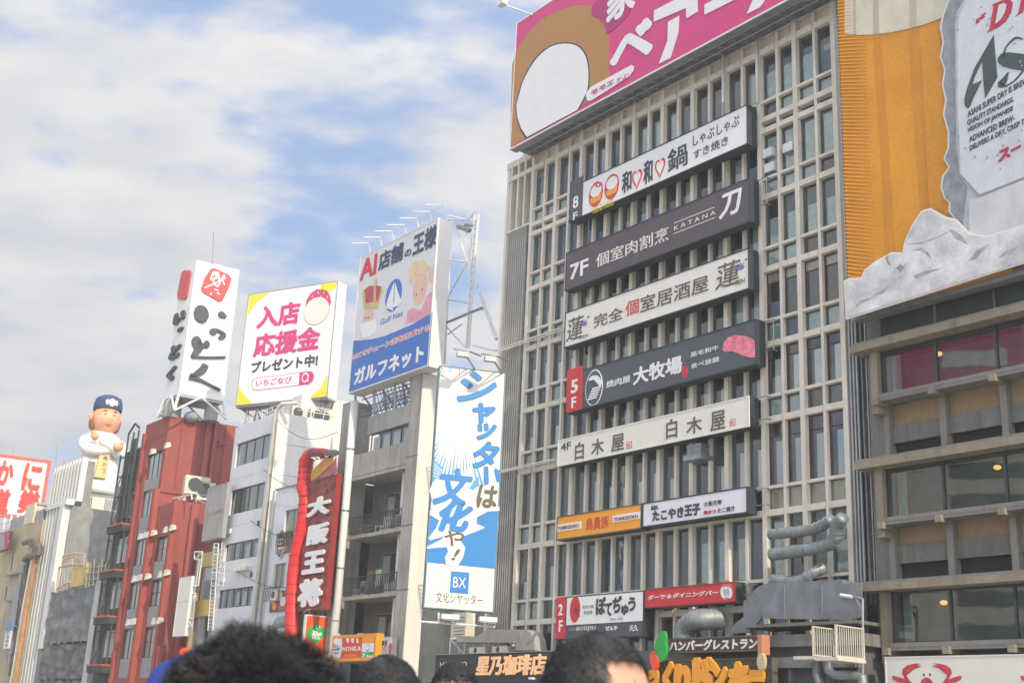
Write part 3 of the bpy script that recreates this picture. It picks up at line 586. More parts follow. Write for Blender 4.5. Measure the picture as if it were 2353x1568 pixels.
# ---------------------------------------------------------------- crab sign
CO = 1.0
cx0, cz1 = M.at('V3', 1072, 965, CO)
CB = board('crab_sign', 'white restaurant sign with large red crabs under the dark concrete building', 'sign', M, CO, cx0, 19, 1.9, cz1, CREAM, cab=WMET, th=.4, rim=.05)
CRAB = mat('crab_red', (.50, .05, .08), .5, var=.3, scale=5)
def crab(dx):
    def P(l, mir): return [((2*1462-x if mir else x)+dx, y) for x, y in l]
    for mi in (0, 1):
        for nme, l in (('claw', [(1232,1120),(1240,1075),(1285,1040),(1350,1025),(1410,1026),(1365,1040),(1412,1050),(1345,1075),(1305,1110),(1262,1140)]), ('arm', [(1240,1118),(1268,1125),(1300,1180),(1350,1230),(1320,1250),(1262,1180)]),
                       ('leg', [(1140,1145),(1160,1136),(1250,1165),(1300,1200),(1290,1215),(1190,1195),(1150,1172)]), ('leg', [(1100,1230),(1200,1225),(1330,1260),(1320,1280),(1190,1250)])):
            pp(nme, M, CRAB, CB, 'V3', P(l, mi), CO)
    oval('shell', M, CRAB, CB, 'V3', (1462+dx, 1235), .27, .30, CO, lift=.012)
    for s in (-28, 28): oval('eye', M, INK, CB, 'V3', (1462+dx+s, 1128), .035, .045, CO)
crab(0); crab(1180)
text_m(M, 'かに道楽', INKB, CB, 10.3, 13.3, 2.6, 4.02, CO, .02)
# ---------------------------------------------------------------- can billboard
AO = 1.25
ax0, az0 = M.at('Q4', 272, 1500, AO)
AB = thing('beer_billboard', 'giant beer billboard with amber glass, frosted silver can and ice above the dark building', 'billboard', M.pt(10, az0, AO))
B('cabinet', METAL, AB, M, (ax0+.12, 26, az0, 40, AO-.8, AO-.25))
px_foam = [(262,-900),(262,157),(330,163),(400,160),(480,150),(560,133),(640,112),(735,75),(760,60),(800,-900)]
B('amber_panel', BEER, AB, M, (ax0+.12, 13, az0+.2, 38, AO-.24, AO-.10))
pp('foam_panel', M, FOAM, AB, 'Q4', px_foam, AO, .03, lift=-.09)
b = MB(); zz = az0+1.9
while zz < 37: b.tube([M.pt(ax0+.10, zz, AO-.05), M.pt(ax0+1.5, zz-.55, AO-.09)], [.024, .008], 5); zz += .17
b.obj('light_tubes', mat('amber_tube', (.74, .36, .035), .35, var=.06), AB, kind='stuff')
BEERD = mat('beer_amber_deep', (.57, .225, .012), .4, var=.1, scale=.5, fine=.08)
for l in ([(395,175),(430,172),(470,700),(500,1186),(455,1205),(430,700)], [(560,150),(610,130),(640,700),(655,985),(620,1020),(595,700)], [(700,100),(722,92),(728,135),(742,400),(752,560),(735,600),(715,400)]): pp('glass_flute', M, BEERD, AB, 'Q4', l, AO, .004, lift=-.095)
for l in ([(395,-200),(420,-200),(425,155),(398,158)], [(560,-200),(600,-200),(600,122),(570,130)], [(300,-200),(312,-200),(318,160),(305,160)]): pp('foam_flute', M, mat('foam_shade_print', (.44, .39, .29), .5, var=.1), AB, 'Q4', l, AO, .004, lift=-.058)
can = [(800,-900),(765,0),(738,70),(725,130),(738,200),(725,270),(745,330),(735,400),(750,470),(740,540),(762,620),(762,690),(742,745),(766,785),(735,830),(728,880),(745,930),(768,950),(765,990),(788,1020),(800,1120),(1300,1000),(1400,-900)]
def grow(pts, d, c): return [(x-d if x < c else x, y) for x, y in pts]
pp('can_border', M, CREAM, AB, 'Q4', grow(can, 11, 1200), AO, .03, lift=.0)
pp('can_edge', M, mat('can_shadow_grey', (.27, .285, .30), .35, .3, var=.25, scale=2.5, fine=.06), AB, 'Q4', can, AO, .03, lift=.035)
ALU = mat('frosted_aluminium', (.60, .61, .62), .3, .25, var=.10, scale=.9, fine=.05)
pp('can_body', M, mat('aluminium_mid', (.44, .46, .47), .3, .3, var=.2, scale=1.6, fine=.06), AB, 'Q4', [(880,-900),(835,0),(800,60),(790,120),(792,400),(798,700),(815,830),(850,880),(820,1120),(1300,1000),(1400,-900)], AO, .03, lift=.07)
pp('can_label', M, ALU, AB, 'Q4', [(960,-900),(850,0),(812,80),(803,160),(806,500),(820,820),(905,915),(1000,880),(1300,760),(1400,-900)], AO, .02, lift=.105)
pp('label_line', M, METAL, AB, 'Q4', [(820,822),(905,917),(1000,882),(1300,762),(1300,768),(1000,890),(905,925),(817,826)], AO, .01, lift=.125)
pp('can_base', M, mat('can_base_light', (.58, .58, .59), .3, .15, var=.12, scale=1.2), AB, 'Q4', [(860,935),(905,928),(1300,772),(1400,1050),(860,1140)], AO, .012, lift=.110)
LO = AO+.13
def T_(s, m_, p, q, bold=0, shear=0): text(M, s, m_, AB, 'V2', p, q, LO, bold, shear=shear)
REDC = mat('can_red', (.45, .03, .07), .4); SILK = mat('can_dark_green_grey', (.05, .075, .075), .35)
for x, y in ((1150, 205), (1195, 165)): pp('lettering', M, REDC, AB, 'V2', [(x-8,y+15),(x-5,y-30),(x+38,y-55),(x+35,y-38),(x+14,y-25),(x+32,y-18),(x+10,y+2),(x+2,y-2),(x,y+15)], LO)
pp('lettering', M, REDC, AB, 'V2', [(1240,292),(1262,262),(1300,60),(1282,45),(1400,-5),(1445,0),(1470,30),(1455,110),(1410,190),(1340,245)], LO); pp('letter_counter', M, ALU, AB, 'V2', [(1316,215),(1348,50),(1390,30),(1415,45),(1402,110),(1370,170),(1335,205)], LO, lift=.02)
pp('lettering', M, REDC, AB, 'V2', [(1490,148),(1518,120),(1560,-70),(1700,-140),(1720,-60),(1640,0),(1700,50),(1640,90),(1590,20),(1560,110)], LO)
pp('lettering', M, SILK, AB, 'V2', [(1300,308),(1312,450),(1333,685),(1225,872),(1212,760),(1203,640),(1197,530)], LO)
pp('lettering', M, SILK, AB, 'V2', [(1290,335),(1210,470),(1130,610),(1065,790),(1042,880),(1046,935),(1070,962),(1090,945),(1120,870),(1197,712),(1112,752),(1128,690),(1197,545)], LO, lift=.012)
stroke('lettering', M, SILK, AB, 'V2', [[(1560,350,.02),(1490,340,.05),(1410,420,.03),(1385,510,.06)], [(1350,500,.10),(1385,520,.24),(1470,540,.30),(1600,560,.30)], [(1430,640,.02),(1390,720,.14),(1360,750,.12),(1420,765,.02)], [(1400,765,.02),(1480,720,.03),(1560,630,.04)]], LO)
text_m(M, 'ahi', SILK, AB, 15.6, 20.5, 27.2, 31.2, LO, .06, shear=.3)
for s_, p, q in (('ASAHI SUPER DRY IS BREWED', (1073,1038), (1660,700)), ('QUALITY STANDARDS.', (1073,1115), (1480,905)), ('VISION OF JAPANESE', (1078,1182), (1482,985)), ('ADVANCED BREW-', (1085,1262), (1490,1065)), ('DELIVERS A DRY, CRISP TASTE', (1090,1342), (1680,1050))): text_rot(M, s_, INK, AB, 'V2', p, q, .24, LO, .018, .3)
text_rot(M, 'ス', REDC, AB, 'V2', (1345,1440), (1455,1385), .44, LO, .05, .2); text_rot(M, 'ー', REDC, AB, 'V2', (1452,1345), (1545,1300), .09, LO, .03)
text_rot(M, 'パードライ', REDC, AB, 'V2', (1575,1330), (2050,1100), .5, LO, .05, .2)
ICE = mat('ice_print', (.58, .58, .585), .25, var=.38, scale=.75, fine=.07); ICED = mat('ice_shadow_print', (.34, .35, .37), .3, var=.4, scale=2.2, fine=.15)
ice = [(275,1322),(300,1306),(355,1306),(372,1270),(420,1230),(500,1186),(548,1188),(562,1130),(600,1050),(640,992),(682,980),(720,1002),(758,1022),(800,1030),(870,1100),(950,1110),(1150,1050),(1500,800),(1500,1120),(285,1503)]
def inset(pts, k=.965, c=(900, 1250)): return [(c[0]+(x-c[0])*k, c[1]+(y-c[1])*k) for x, y in pts]
pp('ice_border', M, CREAM, AB, 'Q4', ice, AO, .04, lift=.14); pp('ice_picture', M, ICE, AB, 'Q4', [(284,1330),(304,1315),(358,1316),(378,1276),(425,1238),(503,1194),(553,1197),(570,1130),(607,1055),(645,1000),(682,990),(720,1012),(758,1032),(800,1040),(870,1108),(950,1118),(1150,1058),(1500,808),(1500,1112),(293,1492)], AO, .02, lift=.185)
for l in ([(335,1435),(360,1410),(400,1400),(440,1375),(490,1340),(487,1358),(465,1380),(425,1392),(400,1412),(360,1428),(342,1445)], [(470,1215),(488,1200),(486,1222),(500,1250),(485,1245)], [(520,1262),(545,1240),(552,1252),(575,1238),(560,1262),(540,1290),(535,1270)], [(600,1180),(640,1165),(675,1190),(690,1225),(672,1205),(640,1180)], [(770,1080),(800,1088),(840,1120),(860,1155),(835,1140),(800,1125)], [(600,1300),(660,1275),(740,1262),(680,1285),(620,1312)], [(860,1230),(900,1180),(960,1150),(925,1190),(890,1225)], [(1000,1215),(1040,1180),(1100,1160),(1060,1200)], [(565,1150),(640,1140),(730,1110),(790,1080),(730,1118),(640,1150)]):
    pp('ice_facet', M, ICED, AB, 'Q4', l, AO, .004, lift=.203)
random.seed(5)
for i in range(26): oval('droplet', M, mat('droplet_grey', (.42, .43, .45), .2, .1), AB, 'V2', (random.uniform(980, 1560), random.choice((random.uniform(20, 300), random.uniform(1100, 1500), random.uniform(300, 1500)))), random.uniform(.03, .07), random.uniform(.03, .07), LO, ext=.012, n=10)
# ---------------------------------------------------------------- ducts at the foot of the grid building
def duct(label, pts, r, offs, name='round_duct'):
    P = [M.w('T1', x, y, o) for (x, y), o in zip(pts, offs)]; t = thing(name, label, 'duct', P[0]); Q = []
    for i in range(len(P)-1):
        p0, p1, p2, p3 = P[max(i-1,0)], P[i], P[i+1], P[min(i+2,len(P)-1)]
        for k in range(6):
            u = k/6; Q.append(.5*((2*p1)+(p2-p0)*u+(2*p0-5*p1+4*p2-p3)*u*u+(3*p1-p0-3*p2+p3)*u**3))
    Q.append(P[-1]); MB().tube(Q, r, 16).obj('duct_pipe', GALV, t, smooth=True)
    for i in range(0, len(Q)-1, 3):
        d = (Q[i+1]-Q[i]).normalized()*.03; MB().tube([Q[i]-d, Q[i]+d], r+.025, 16).obj('duct_collar', GALV, t)
    return t
duct('upper round metal duct running level then bending up in front of the lower right windows', [(1240,262),(1420,245),(1590,222),(1680,190),(1770,130)], .22, [.5,.5,.5,.7,.9])
duct('middle round metal duct bending up beside the dark building', [(1250,440),(1450,412),(1680,372),(1790,320),(1815,240),(1820,180),(1875,115)], .25, [.8,.8,.8,.9,1.0,1.1,1.2])
duct('short lower duct elbow with shiny foil bands', [(1265,665),(1400,678),(1520,665),(1600,600),(1700,560)], .22, [.9,.9,.9,.8,.4])
duct('pale fat duct elbow rising behind the hamburger sign', [(480,1220),(480,1110),(530,1040),(620,1010),(800,1010)], .44, [1.2,1.2,1.2,1.2,.4])
SHEET = mat('blue_grey_sheet_duct', (.19, .205, .22), .6, .15, var=.2, scale=1.5)
hd = thing('sheet_metal_duct', 'big square sheet metal duct with a rounded shoulder above the railings', 'duct', M.w('T1', 1600, 1000, 1.5))
pp('duct_body', M, SHEET, hd, 'T1', [(1170,1000),(1170,868),(1240,850),(1255,795),(1290,755),(1360,722),(1690,708),(2035,690),(2050,990),(1930,1015)], 1.6, .05); pp('duct_back', M, SHEET, hd, 'T1', [(1170,1000),(1170,868),(1240,850),(1255,795),(1290,755),(1360,722),(1690,708),(2035,690),(2050,990),(1930,1015)], .4, 1.19)
pp('duct_flare', M, SHEET, hd, 'T1', [(1168,868),(1168,1000),(1060,1128),(910,1130),(898,1080),(1010,990),(1090,880)], 1.5, .1)
for x in (1360, 1690): pp('duct_seam', M, METAL, hd, 'T1', [(x-3,716),(x+3,716),(x+3,1008),(x-3,1008)], 1.665, .02)
B('duct_shelf', CONC3, hd, M, (*sorted((M.at('T1', 1060, 1050, 1.5)[0], M.at('T1', 2040, 1000, 1.5)[0])), M.at('T1', 1500, 1045, 1.5)[1]-.12, M.at('T1', 1500, 1045, 1.5)[1], .2, 1.9))
# ---------------------------------------------------------------- low podium in front
PB = thing('low_shop_front', 'low dark shop front with beams at the foot of the grid building', 'building', M.pt(1, 0, 1))
pz = M.at('T1', 1400, 1140, 1.9)[1]
B('core', INT, PB, M, (-6.3, 6.0, 0, pz-.4, .05, 1.5)); B('parapet', CONC3, PB, M, (-2.0, 6.3, pz-.45, pz, .1, 1.8)); B('beam', mat('mid_beam', (.2, .19, .18), .8), PB, M, (-1.0, 6.2, pz-1.25, pz-.85, 1.51, 1.9))
B('post', CONC3, PB, M, *[(x, x+.12, 0, pz-1.27, 1.52, 1.8) for x in (-.6, 1.2, 3.0, 4.8)])
HO = 2.6
HS = boardpx('restaurant_board', 'brown wooden board with pale katakana above the huge orange letters', 'sign', M, HO, 'T1', (352, 1306), (1128, 1146), mat('brown_board', (.09, .045, .035), .6, var=.2, streak=.3), cab=INKB, th=.4, rim=.05)
text(M, 'ハンバーグレストラン', CREAM, HS, 'T1', (345, 1290), (1120, 1168), HO, .05, shear=.1); x0, z0 = M.at('T1', 1130, 1318, HO); x1, z1 = M.at('T1', 1165, 1142, HO); B('end_block', mat('salmon_wood', (.50, .22, .12), .6), HS, M, (x0, x1, z0, z1, HO-.4, HO+.06))
BS = boardpx('restaurant_board', 'dark leafy backing with giant orange katakana under the brown board', 'sign', M, HO, 'T1', (170, 1900), (1250, 1345), mat('dark_foliage_board', (.05, .05, .035), .8, var=.7, scale=4, fine=.4), cab=INKB, th=.3, rim=.03)
for s_, p, q in (('っ', (165,1640), (270,1440)), ('く', (300,1690), (400,1375)), ('り', (400,1690), (555,1395)), ('ド', (560,1690), (760,1335)), ('ン', (720,1660), (870,1375)), ('キ', (880,1690), (1075,1372)), ('ー', (1065,1530), (1195,1480))): text(M, s_, ORANGE, BS, 'T1', p, q, HO, .09, ext=.12, lift=.02)
for k, (s_, c, rx, rz, rt) in enumerate((('leaf', (287,1240), .28, .62, -.35), ('leaf', (322,1300), .25, .42, -.3))): oval(s_, M, mat('sign_green', (.03, .35, .06), .4), BS, 'T1', c, rx, rz, HO+.1, ext=.12, rot=rt, lift=.05+.13*k)
for k, c in enumerate(((228,1355), (265,1390))): oval('cherry', M, mat('cherry_red', (.75, .08, .05), .35), BS, 'T1', c, .19, .30, HO+.12, ext=.15, lift=.05+.16*k)
oval('log_end', M, mat('pale_log_end', (.55, .42, .25), .6), BS, 'T1', (1170, 1382), .19, .33, HO+.05, ext=.15)
# ---------------------------------------------------------------- white cage balconies at the right
def cagef(p1, p2, off):
    a = M.w('T1', *p1, off); f = Frame(a, (math.sin(math.radians(52)), math.cos(math.radians(52)))); return f, f.at('T1', *p2)[0], a.z
fr, L1, zt = cagef((1600, 1065), (1800, 1095), 3.0); RAIL = mat('rail_white', (.62, .57, .48), .5, .1)
def cage(label, fr, L, zt, h, n):
    t = thing('railing_cage', label, 'railing', fr.pt(L/2, zt-h, 0), 'white railings beside the crab sign')
    B('frame', RAIL, t, fr, (0, L, zt-.05, zt, -.03, .03), (0, L, zt-h, zt-h+.06, -.03, .03), (0, .05, zt-h+.062, zt-.052, -.03, .03), (L-.05, L, zt-h+.062, zt-.052, -.03, .03), (0, L, zt-h-.12, zt-h-.002, -.9, .06))
    for i in range(1, n): B('bar', RAIL, t, fr, (L*i/n-.013, L*i/n+.013, zt-h+.062, zt-.052, -.015, .015))
h = zt - M.at('T1', 1625, 1345, 2.2)[1]
cage('white railing panel above the dark doorway, left of the pair', fr, L1, zt, h, 10)
fr2, L2, zt2 = cagef((1800, 1052), (2050, 1090), 3.6); cage('white railing panel nearer the crab sign, right of the pair', fr2, L2, zt2, h+.05, 13)
lp = thing('arm_lamp', 'thin pole with a slanted strip lamp behind the white railings', 'lamp', M.w('T1', 2045, 1100, 1.8)); segs('pole', M, 1.8, 'T1', [((2045,1500), (2045,825)), ((2045,830), (1950,800)), ((2045,930), (1990,830))], .05, METAL, lp); segs('strip_lamp', M, 1.8, 'T1', [((1850,795), (1960,812))], .07, WMET, lp)
cf = thing('grey_support_frame', 'bent grey duct frame under the white railings', 'frame', M.w('T1', 1700, 1560, 2.2)); segs('duct_leg', M, 2.0, 'T1', [((1640,1375), (1645,1500), (1690,1640)), ((1730,1380), (1745,1460), (1800,1500), (1960,1500)), ((1960,1500), (2040,1520), (2060,1640))], .17, GALV, cf, 10, )
# ---------------------------------------------------------------- coffee shop building (low, dark)
CBd = thing('coffee_shop', 'low dark coffee shop building with air conditioners on its flat roof', 'building', M.pt(-18, 0, 1))
cfx0, cfz = M.at('T2', 430, 1278, 1.2); cfx1, cfz1 = M.at('T2', 1700, 1238, 1.2)
B('body', mat('charcoal_fascia', (.04, .045, .045), .7, var=.2), CBd, M, (cfx0, cfx1+.9, 0, cfz, .05, 1.15)); B('coping', METAL, CBd, M, (cfx0-.02, cfx1+.92, cfz, cfz+.04, .04, 1.2))
CS = thing('coffee_sign', 'row of cream brush characters on the charcoal coffee shop fascia', 'sign', M.pt(-18, cfz-1.8, 1.2)); text(M, '星乃珈琲店', mat('cream_orange_letters', (.85, .50, .26), .4, emit=.15), CS, 'T2', (855, 1492), (1592, 1262), 1.2, .04, ext=.05, shear=.1)
B('mounting_panel', mat('charcoal_fascia', (.04, .045, .045)), CS, M, (cfx0+.1, cfx1+.8, cfz-2.4, cfz-.06, 1.155, 1.199)); text(M, 'HOSHINO', CREAM, CS, 'T2', (482, 1402), (760, 1345), 1.2, .01)
for i, x in enumerate((1430, 1606)): p = M.w('T2', x, 1518, 1.5); t = thing('spot_lamp', ('small white strip lamp under the coffee sign, left one', 'small white strip lamp under the coffee sign, right one')[i], 'lamp', p, 'strip lamps under the coffee sign'); f = Frame(p, M.D); B('lamp_body', WMET, t, f, (-.13, .13, p.z-.05, p.z+.05, -.1, .1)); B('lamp_arm', METAL, t, f, (-.02, .02, p.z-.03, p.z+.03, -.5, -.102))
def ac(label, fr, x, z, o, w_=.85, h_=.65, d_=.35, frame=0, group=None, louv=False):
    t = thing('air_conditioner', label, 'air conditioner', fr.pt(x, z, o), group)
    B('casing', mat('ac_cream', (.58, .54, .45), .55, var=.08), t, fr, (x-w_/2, x+w_/2, z+frame, z+frame+h_, o-d_, o))
    if louv:
        for k in range(6): B('slat', INKB, t, fr, (x-w_*.3, x+w_*.4, z+frame+h_*(.14+.13*k), z+frame+h_*(.14+.13*k)+.03, o+.001, o+.02))
    else:
        f_ = MB(); c = fr.pt(x-w_*.1, z+frame+h_*.5, o); f_.tube([c+fr.N*.001, c+fr.N*.02], h_*.4, 14); f_.obj('fan_grille', DMET, t)
    if frame:
        b = MB()
        for a in (-w_/2, w_/2):
            for d in (-d_, 0): b.tube([fr.pt(x+a, z, o+d), fr.pt(x+a, z+frame, o+d)], .03, 4)
        for d in (-d_, 0): b.tube([fr.pt(x-w_/2, z+frame-.03, o+d), fr.pt(x+w_/2, z+frame-.03, o+d)], .03, 4); b.tube([fr.pt(x-w_/2, z+frame-.03, o+d), fr.pt(x+w_/2, z, o+d)], .02, 4)
        b.obj('stand', WMET, t)
    return t
x, z = M.at('T2', 655, 1262, .8); ac('cream louvered air conditioner on a white stand above the coffee sign', M, x, cfz+.04, .8, 1.35, 1.35, .6, .85, louv=True)
for i, px in enumerate((860, 1095)):
    x, z = M.at('T2', px, 1250, .9); ac(('low cream unit peeking over the coffee fascia, left of the duct end', 'low cream unit peeking over the coffee fascia, under the duct')[i], M, x, cfz+.04, .9, 1.3, .34, .5)
bd = thing('box_duct', 'beige boxy duct with a rounded end lying above the coffee sign', 'duct', M.w('T2', 1300, 1240, .6)); DBG = mat('beige_duct', (.36, .345, .31), .6, .1, var=.12, scale=2)
pl = [(770,1090),(980,1095),(1080,1025),(1490,1025),(1545,1060),(1580,1130),(1590,1240),(1390,1240),(1385,1160),(770,1155)]
pp('duct_body', M, DBG, bd, 'T2', pl, .2, .75); pp('duct_gusset', M, GREYP, bd, 'T2', [(1385,1140),(1470,1045),(1500,1045),(1430,1140)], .96, .03)
for x in (985, 1085, 1210, 1300): pp('duct_seam', M, METAL, bd, 'T2', [(x-3,1045),(x+3,1045),(x+3,1158),(x-3,1158)], .965, .02)
def body(fr, x0, x1, z0, z1, depth, o1=0, az=63):
    """footprint with the front on fr and sides running back along azimuth az"""
    d = Vector((math.sin(math.radians(az)), math.cos(math.radians(az)), 0))*depth
    a, b = fr.pt(x0, 0, o1), fr.pt(x1, 0, o1); m_ = MB(); m_.prism([a, b, b+d, a+d], z0, z1); return m_
# ================================================================ shutter company sign
SF, sL, sz = level_frame(M, 'W3', (200, 60), (797, 128), 6.6)
sz0 = SF.at('T2', 290, 785, 0)[1]
SH = board('shutter_sign', 'tall blue and cream shutter company sign with brush characters and a sunburst', 'sign', SF, 0, 0, sL, sz0, sz, CREAM, cab=mat('blue_grey_edge', (.12, .22, .25), .5), th=.5, rim=.05)
# sunburst
cx_, cz_ = SF.at('R4', 300, 335); b = MB(); zlo = SF.at('R4', 160, 660)[1]; RB_ = mat('pale_blue_ray', (.09, .33, .60), .4, var=.1)
for i in range(74):
    a = math.radians(62+i*3.3); dx, dz = math.cos(a), math.sin(a)
    if a > math.radians(292): continue
    r0 = 2.1+.35*math.sin(i*1.7); t = 99
    if dx < 0: t = min(t, (cx_-.06)/-dx)
    if dx > 0: t = min(t, (sL-.06-cx_)/dx)
    if dz > 0: t = min(t, (sz-.06-cz_)/dz)
    if dz < 0: t = min(t, (cz_-zlo)/-dz)
    if t <= r0+.1 or (dx > .0 and dz > 0 and a < math.radians(85)): continue
    wd = .016*t; px_, pz_ = -dz, dx
    b.poly(SF, [(cx_+dx*r0, cz_+dz*r0), (cx_+dx*t+px_*wd, cz_+dz*t+pz_*wd), (cx_+dx*t-px_*wd, cz_+dz*t-pz_*wd)], .003, .012)
b.obj('sunburst', RB_, SH, kind='stuff')
pp('ray_field', SF, RB_, SH, 'W3', [(141,915),(160,925),(235,990),(215,1075),(132,1088)], 0, .004)
pp('ray_bars', SF, SKYB, SH, 'W3', [(690,1010),(708,985),(730,1010),(750,1000),(745,1110),(715,1120),(700,1060)], 0, .006)
for i in range(5): pp('ray_line', SF, CREAM, SH, 'W3', [(139, 930+i*30), (222-i*3, 1010+i*17), (220-i*3, 1016+i*17), (139, 938+i*30)], 0, .006, lift=.010)
pp('blue_field', SF, SKYB, SH, 'R4', [(162,790),(200,786),(300,800),(380,800),(400,796),(476,790),(459,1053),(143,1023)], 0, .004, lift=.012)
pp('flame_shape', SF, CREAM, SH, 'R4', [(160,700),(178,660),(230,640),(350,600),(365,740),(380,770),(430,775),(476,775),(476,792),(425,795),(375,820),(372,850),(412,868),(370,885),(318,905),(300,925),(322,960),(310,1005),(290,1037),(262,1043),(235,1032),(230,1000),(245,975),(238,955),(150,962),(146,955),(215,920),(230,905),(165,925),(155,915),(190,870),(205,835),(162,810),(162,792),(185,785)], 0, .005, lift=.020)
for s_, p, q, mm, bd_, sh_ in (('シ', (350,388), (725,135), SKYB, .035, .25), ('ャ', (487,578), (712,412), SKYB, .05, .2), ('ッ', (530,732), (722,592), SKYB, .05, .25), ('タ', (492,990), (750,758), SKYB, .05, .25), ('文', (130,1320), (505,1005), SKYB, .045, .25), ('化', (180,1560), (510,1292), SKYB, .06, .3), ('は', (530,1345), (725,1152), INKB, .03, .1)):
    text(SF, s_, mm, SH, 'W3', p, q, 0, bd_, ext=.008, shear=sh_, lift=.03)
pp('lettering', SF, SKYB, SH, 'W3', [(598,980),(620,972),(640,982),(645,1130),(610,1145),(600,1120)], 0, .008, lift=.03)
pp('lettering', SF, RB_, SH, 'W3', [(460,1180),(495,1130),(550,1060),(556,1140),(500,1190),(480,1178)], 0, .008, lift=.03)
text(SF, 'や', INKB, SH, 'R4', (225,950), (318,878), 0, .02, ext=.008, shear=.2, lift=.03); text(SF, '!', INKB, SH, 'R4', (258,1014), (299,965), 0, .03, ext=.008, shear=.4, lift=.03)
x0, z0 = SF.at('R4', 252, 1160); x1, z1 = SF.at('R4', 340, 1070); B('logo_square', SKYB, SH, SF, (x0, x1, z0, z1, .003, .02)); text(SF, 'BX', CREAM, SH, 'R4', (266,1136), (327,1094), .02, .0)
text(SF, '文化シヤッター', INKB, SH, 'R4', (188, 1203), (402, 1172), 0, .0)
for i, (px, p2) in enumerate((((1070, 815), (1022, 785)), ((1133, 826), (1100, 800)))):
    a = SF.w('V', *px, 1.6); x, z = SF.at('V', *px, 1.6); t = thing('sign_floodlight', ('floodlight frame reaching out above the shutter sign, left one', 'floodlight frame reaching out above the shutter sign, right one')[i], 'floodlight', a, 'floodlights above the shutter sign')
    segs('arm', SF, 0, 'V', [((px[0], px[1], 1.6), (px[0]+20, px[1]+32, 0)), ((px[0]-28, px[1]-14, 1.4), (px[0]+8, px[1]-8, 1.6), (px[0]+34, px[1]+2, 0))], .045, METAL, t); B('lamp_head', METAL, t, SF, (x-.45, x+.1, z-.12, z+.14, 1.45, 1.75))
rl = thing('lamp_rail', 'white rail with two flat floodlights below the shutter sign', 'lamp rail', SF.pt(sL/2, sz0-1.6, .8))
segs('rail', SF, .8, 'T2', [((270, 928), (1050, 985)), ((465, 835), (468, 935)), ((826, 850), (830, 965))], .05, WMET, rl)
for px in ((580, 905), (975, 932)):
    x, z = SF.at('T2', *px, 1.0); B('floodlight', WMET, rl, SF, (x-.42, x+.42, z, z+.22, .8, 1.2)); B('lens', METAL, rl, SF, (x-.38, x+.38, z-.06, z-.001, .84, 1.16))
# ================================================================ grey concrete building with open balconies
CB2 = thing('balcony_building', 'weathered grey concrete building with open cluttered balconies between two tall columns', 'building', M.pt(-31, 0, -6))
B('column', CONC2, CB2, M, (-36.75, -35.55, 0, 22.45, -1.6, 0)); B('column', CONC2, CB2, M, (-28.28, -27.02, 0, 22.75, -1.6, 0))
for z in (17.5, 13.28, 9.45): B('column_joint', INKB, CB2, M, (-36.76, -35.54, z, z+.05, -.1, .012), (-28.29, -27.01, z, z+.05, -.1, .012))
cs = M.side(-27.02, -.01); B('side_wall', CSUNLIT, CB2, cs, (.0, 1.0, 0, 22.7, -.6, 0)); B('side_wall_rear', CONC2, CB2, cs, (1.0, 11, 0, 22.3, -.6, -.15))  # column side in cream: its strip of sun is put into the colour
MB().tube([M.pt(-34.95, 0, .12), M.pt(-35.0, 22.3, .12)], .27, 10).obj('white_duct', WMET, CB2, smooth=True)
for z in (19, 14.9, 11.2, 7.9): MB().tube([M.pt(-34.96, z, .12), M.pt(-34.96, z+.08, .12)], .31, 10).obj('duct_band', METAL, CB2)
body(M, -35.5, -28.3, 0, 18.6, 9, -2.2, 63).obj('rear_wall', CONC3, CB2)
B('parapet_band', CONC2, CB2, M, (-33.3, -28.29, 19.78, 20.95, -.4, -.06)); B('parapet_band', CONC2, CB2, M, (-34.7, -28.29, 17.15, 18.6, -.4, -.05))
window(M, -33.1, -28.3, 18.62, 19.76, -.3, CB2, 4, DMET, GLS, lambda k: (BL3, 0, .8, .2, .9)); B('attic_room', INT, CB2, M, (-33.4, -28.3, 18.6, 20.9, -6, -1.0))
for z in (17.0, 13.15, 9.3, 5.5): B('floor_slab', CONC2, CB2, M, (-34.72, -28.29, z-.12, z+.10, -2.15, -.02)); 
for zi, z in enumerate((13.27, 9.42, 5.62)):
    b = MB(); b.box(M, -34.7, -28.32, z+1.12, z+1.18, -.12, -.06); b.box(M, -34.7, -28.32, z+.1, z+.14, -.12, -.06)
    for i in range(33): x = -34.7+i*.199; b.box(M, x, x+.03, z+.141, z+1.119, -.11, -.07)
    b.obj('balcony_railing', DMET, CB2)
    B('downpipe', WMET, CB2, M, (-29.75, -29.5, z+.05, z+3.65, -1.0, -.75))
    window(M, -33.6, -30.4, z+.9, z+2.9, -2.1, CB2, 3, METAL, GLS, lambda k: (BL1, 0, .9, .1, .9) if k != 1 else None)
    window(M, -29.4, -28.6, z+.6, z+2.7, -2.1, CB2, 1, METAL, GLS, lambda k: (BL3, 0, .9, .1, .9))
random.seed(11)
CLM = [mat('clutter_cream', (.5, .46, .36), .7, var=.2), mat('clutter_grey', (.3, .31, .31), .7, var=.2), mat('clutter_white', (.6, .6, .6), .6), mat('clutter_brown', (.22, .15, .09), .8), mat('clutter_dark', (.06, .06, .07), .7)]
spots = []
NAMES = [('storage_box', 'box'), ('air_conditioner', 'air conditioner'), ('cloth_bundle', 'laundry'), ('shelf_crate', 'crate')]
words = ['cream', 'grey', 'white', 'brown', 'dark']
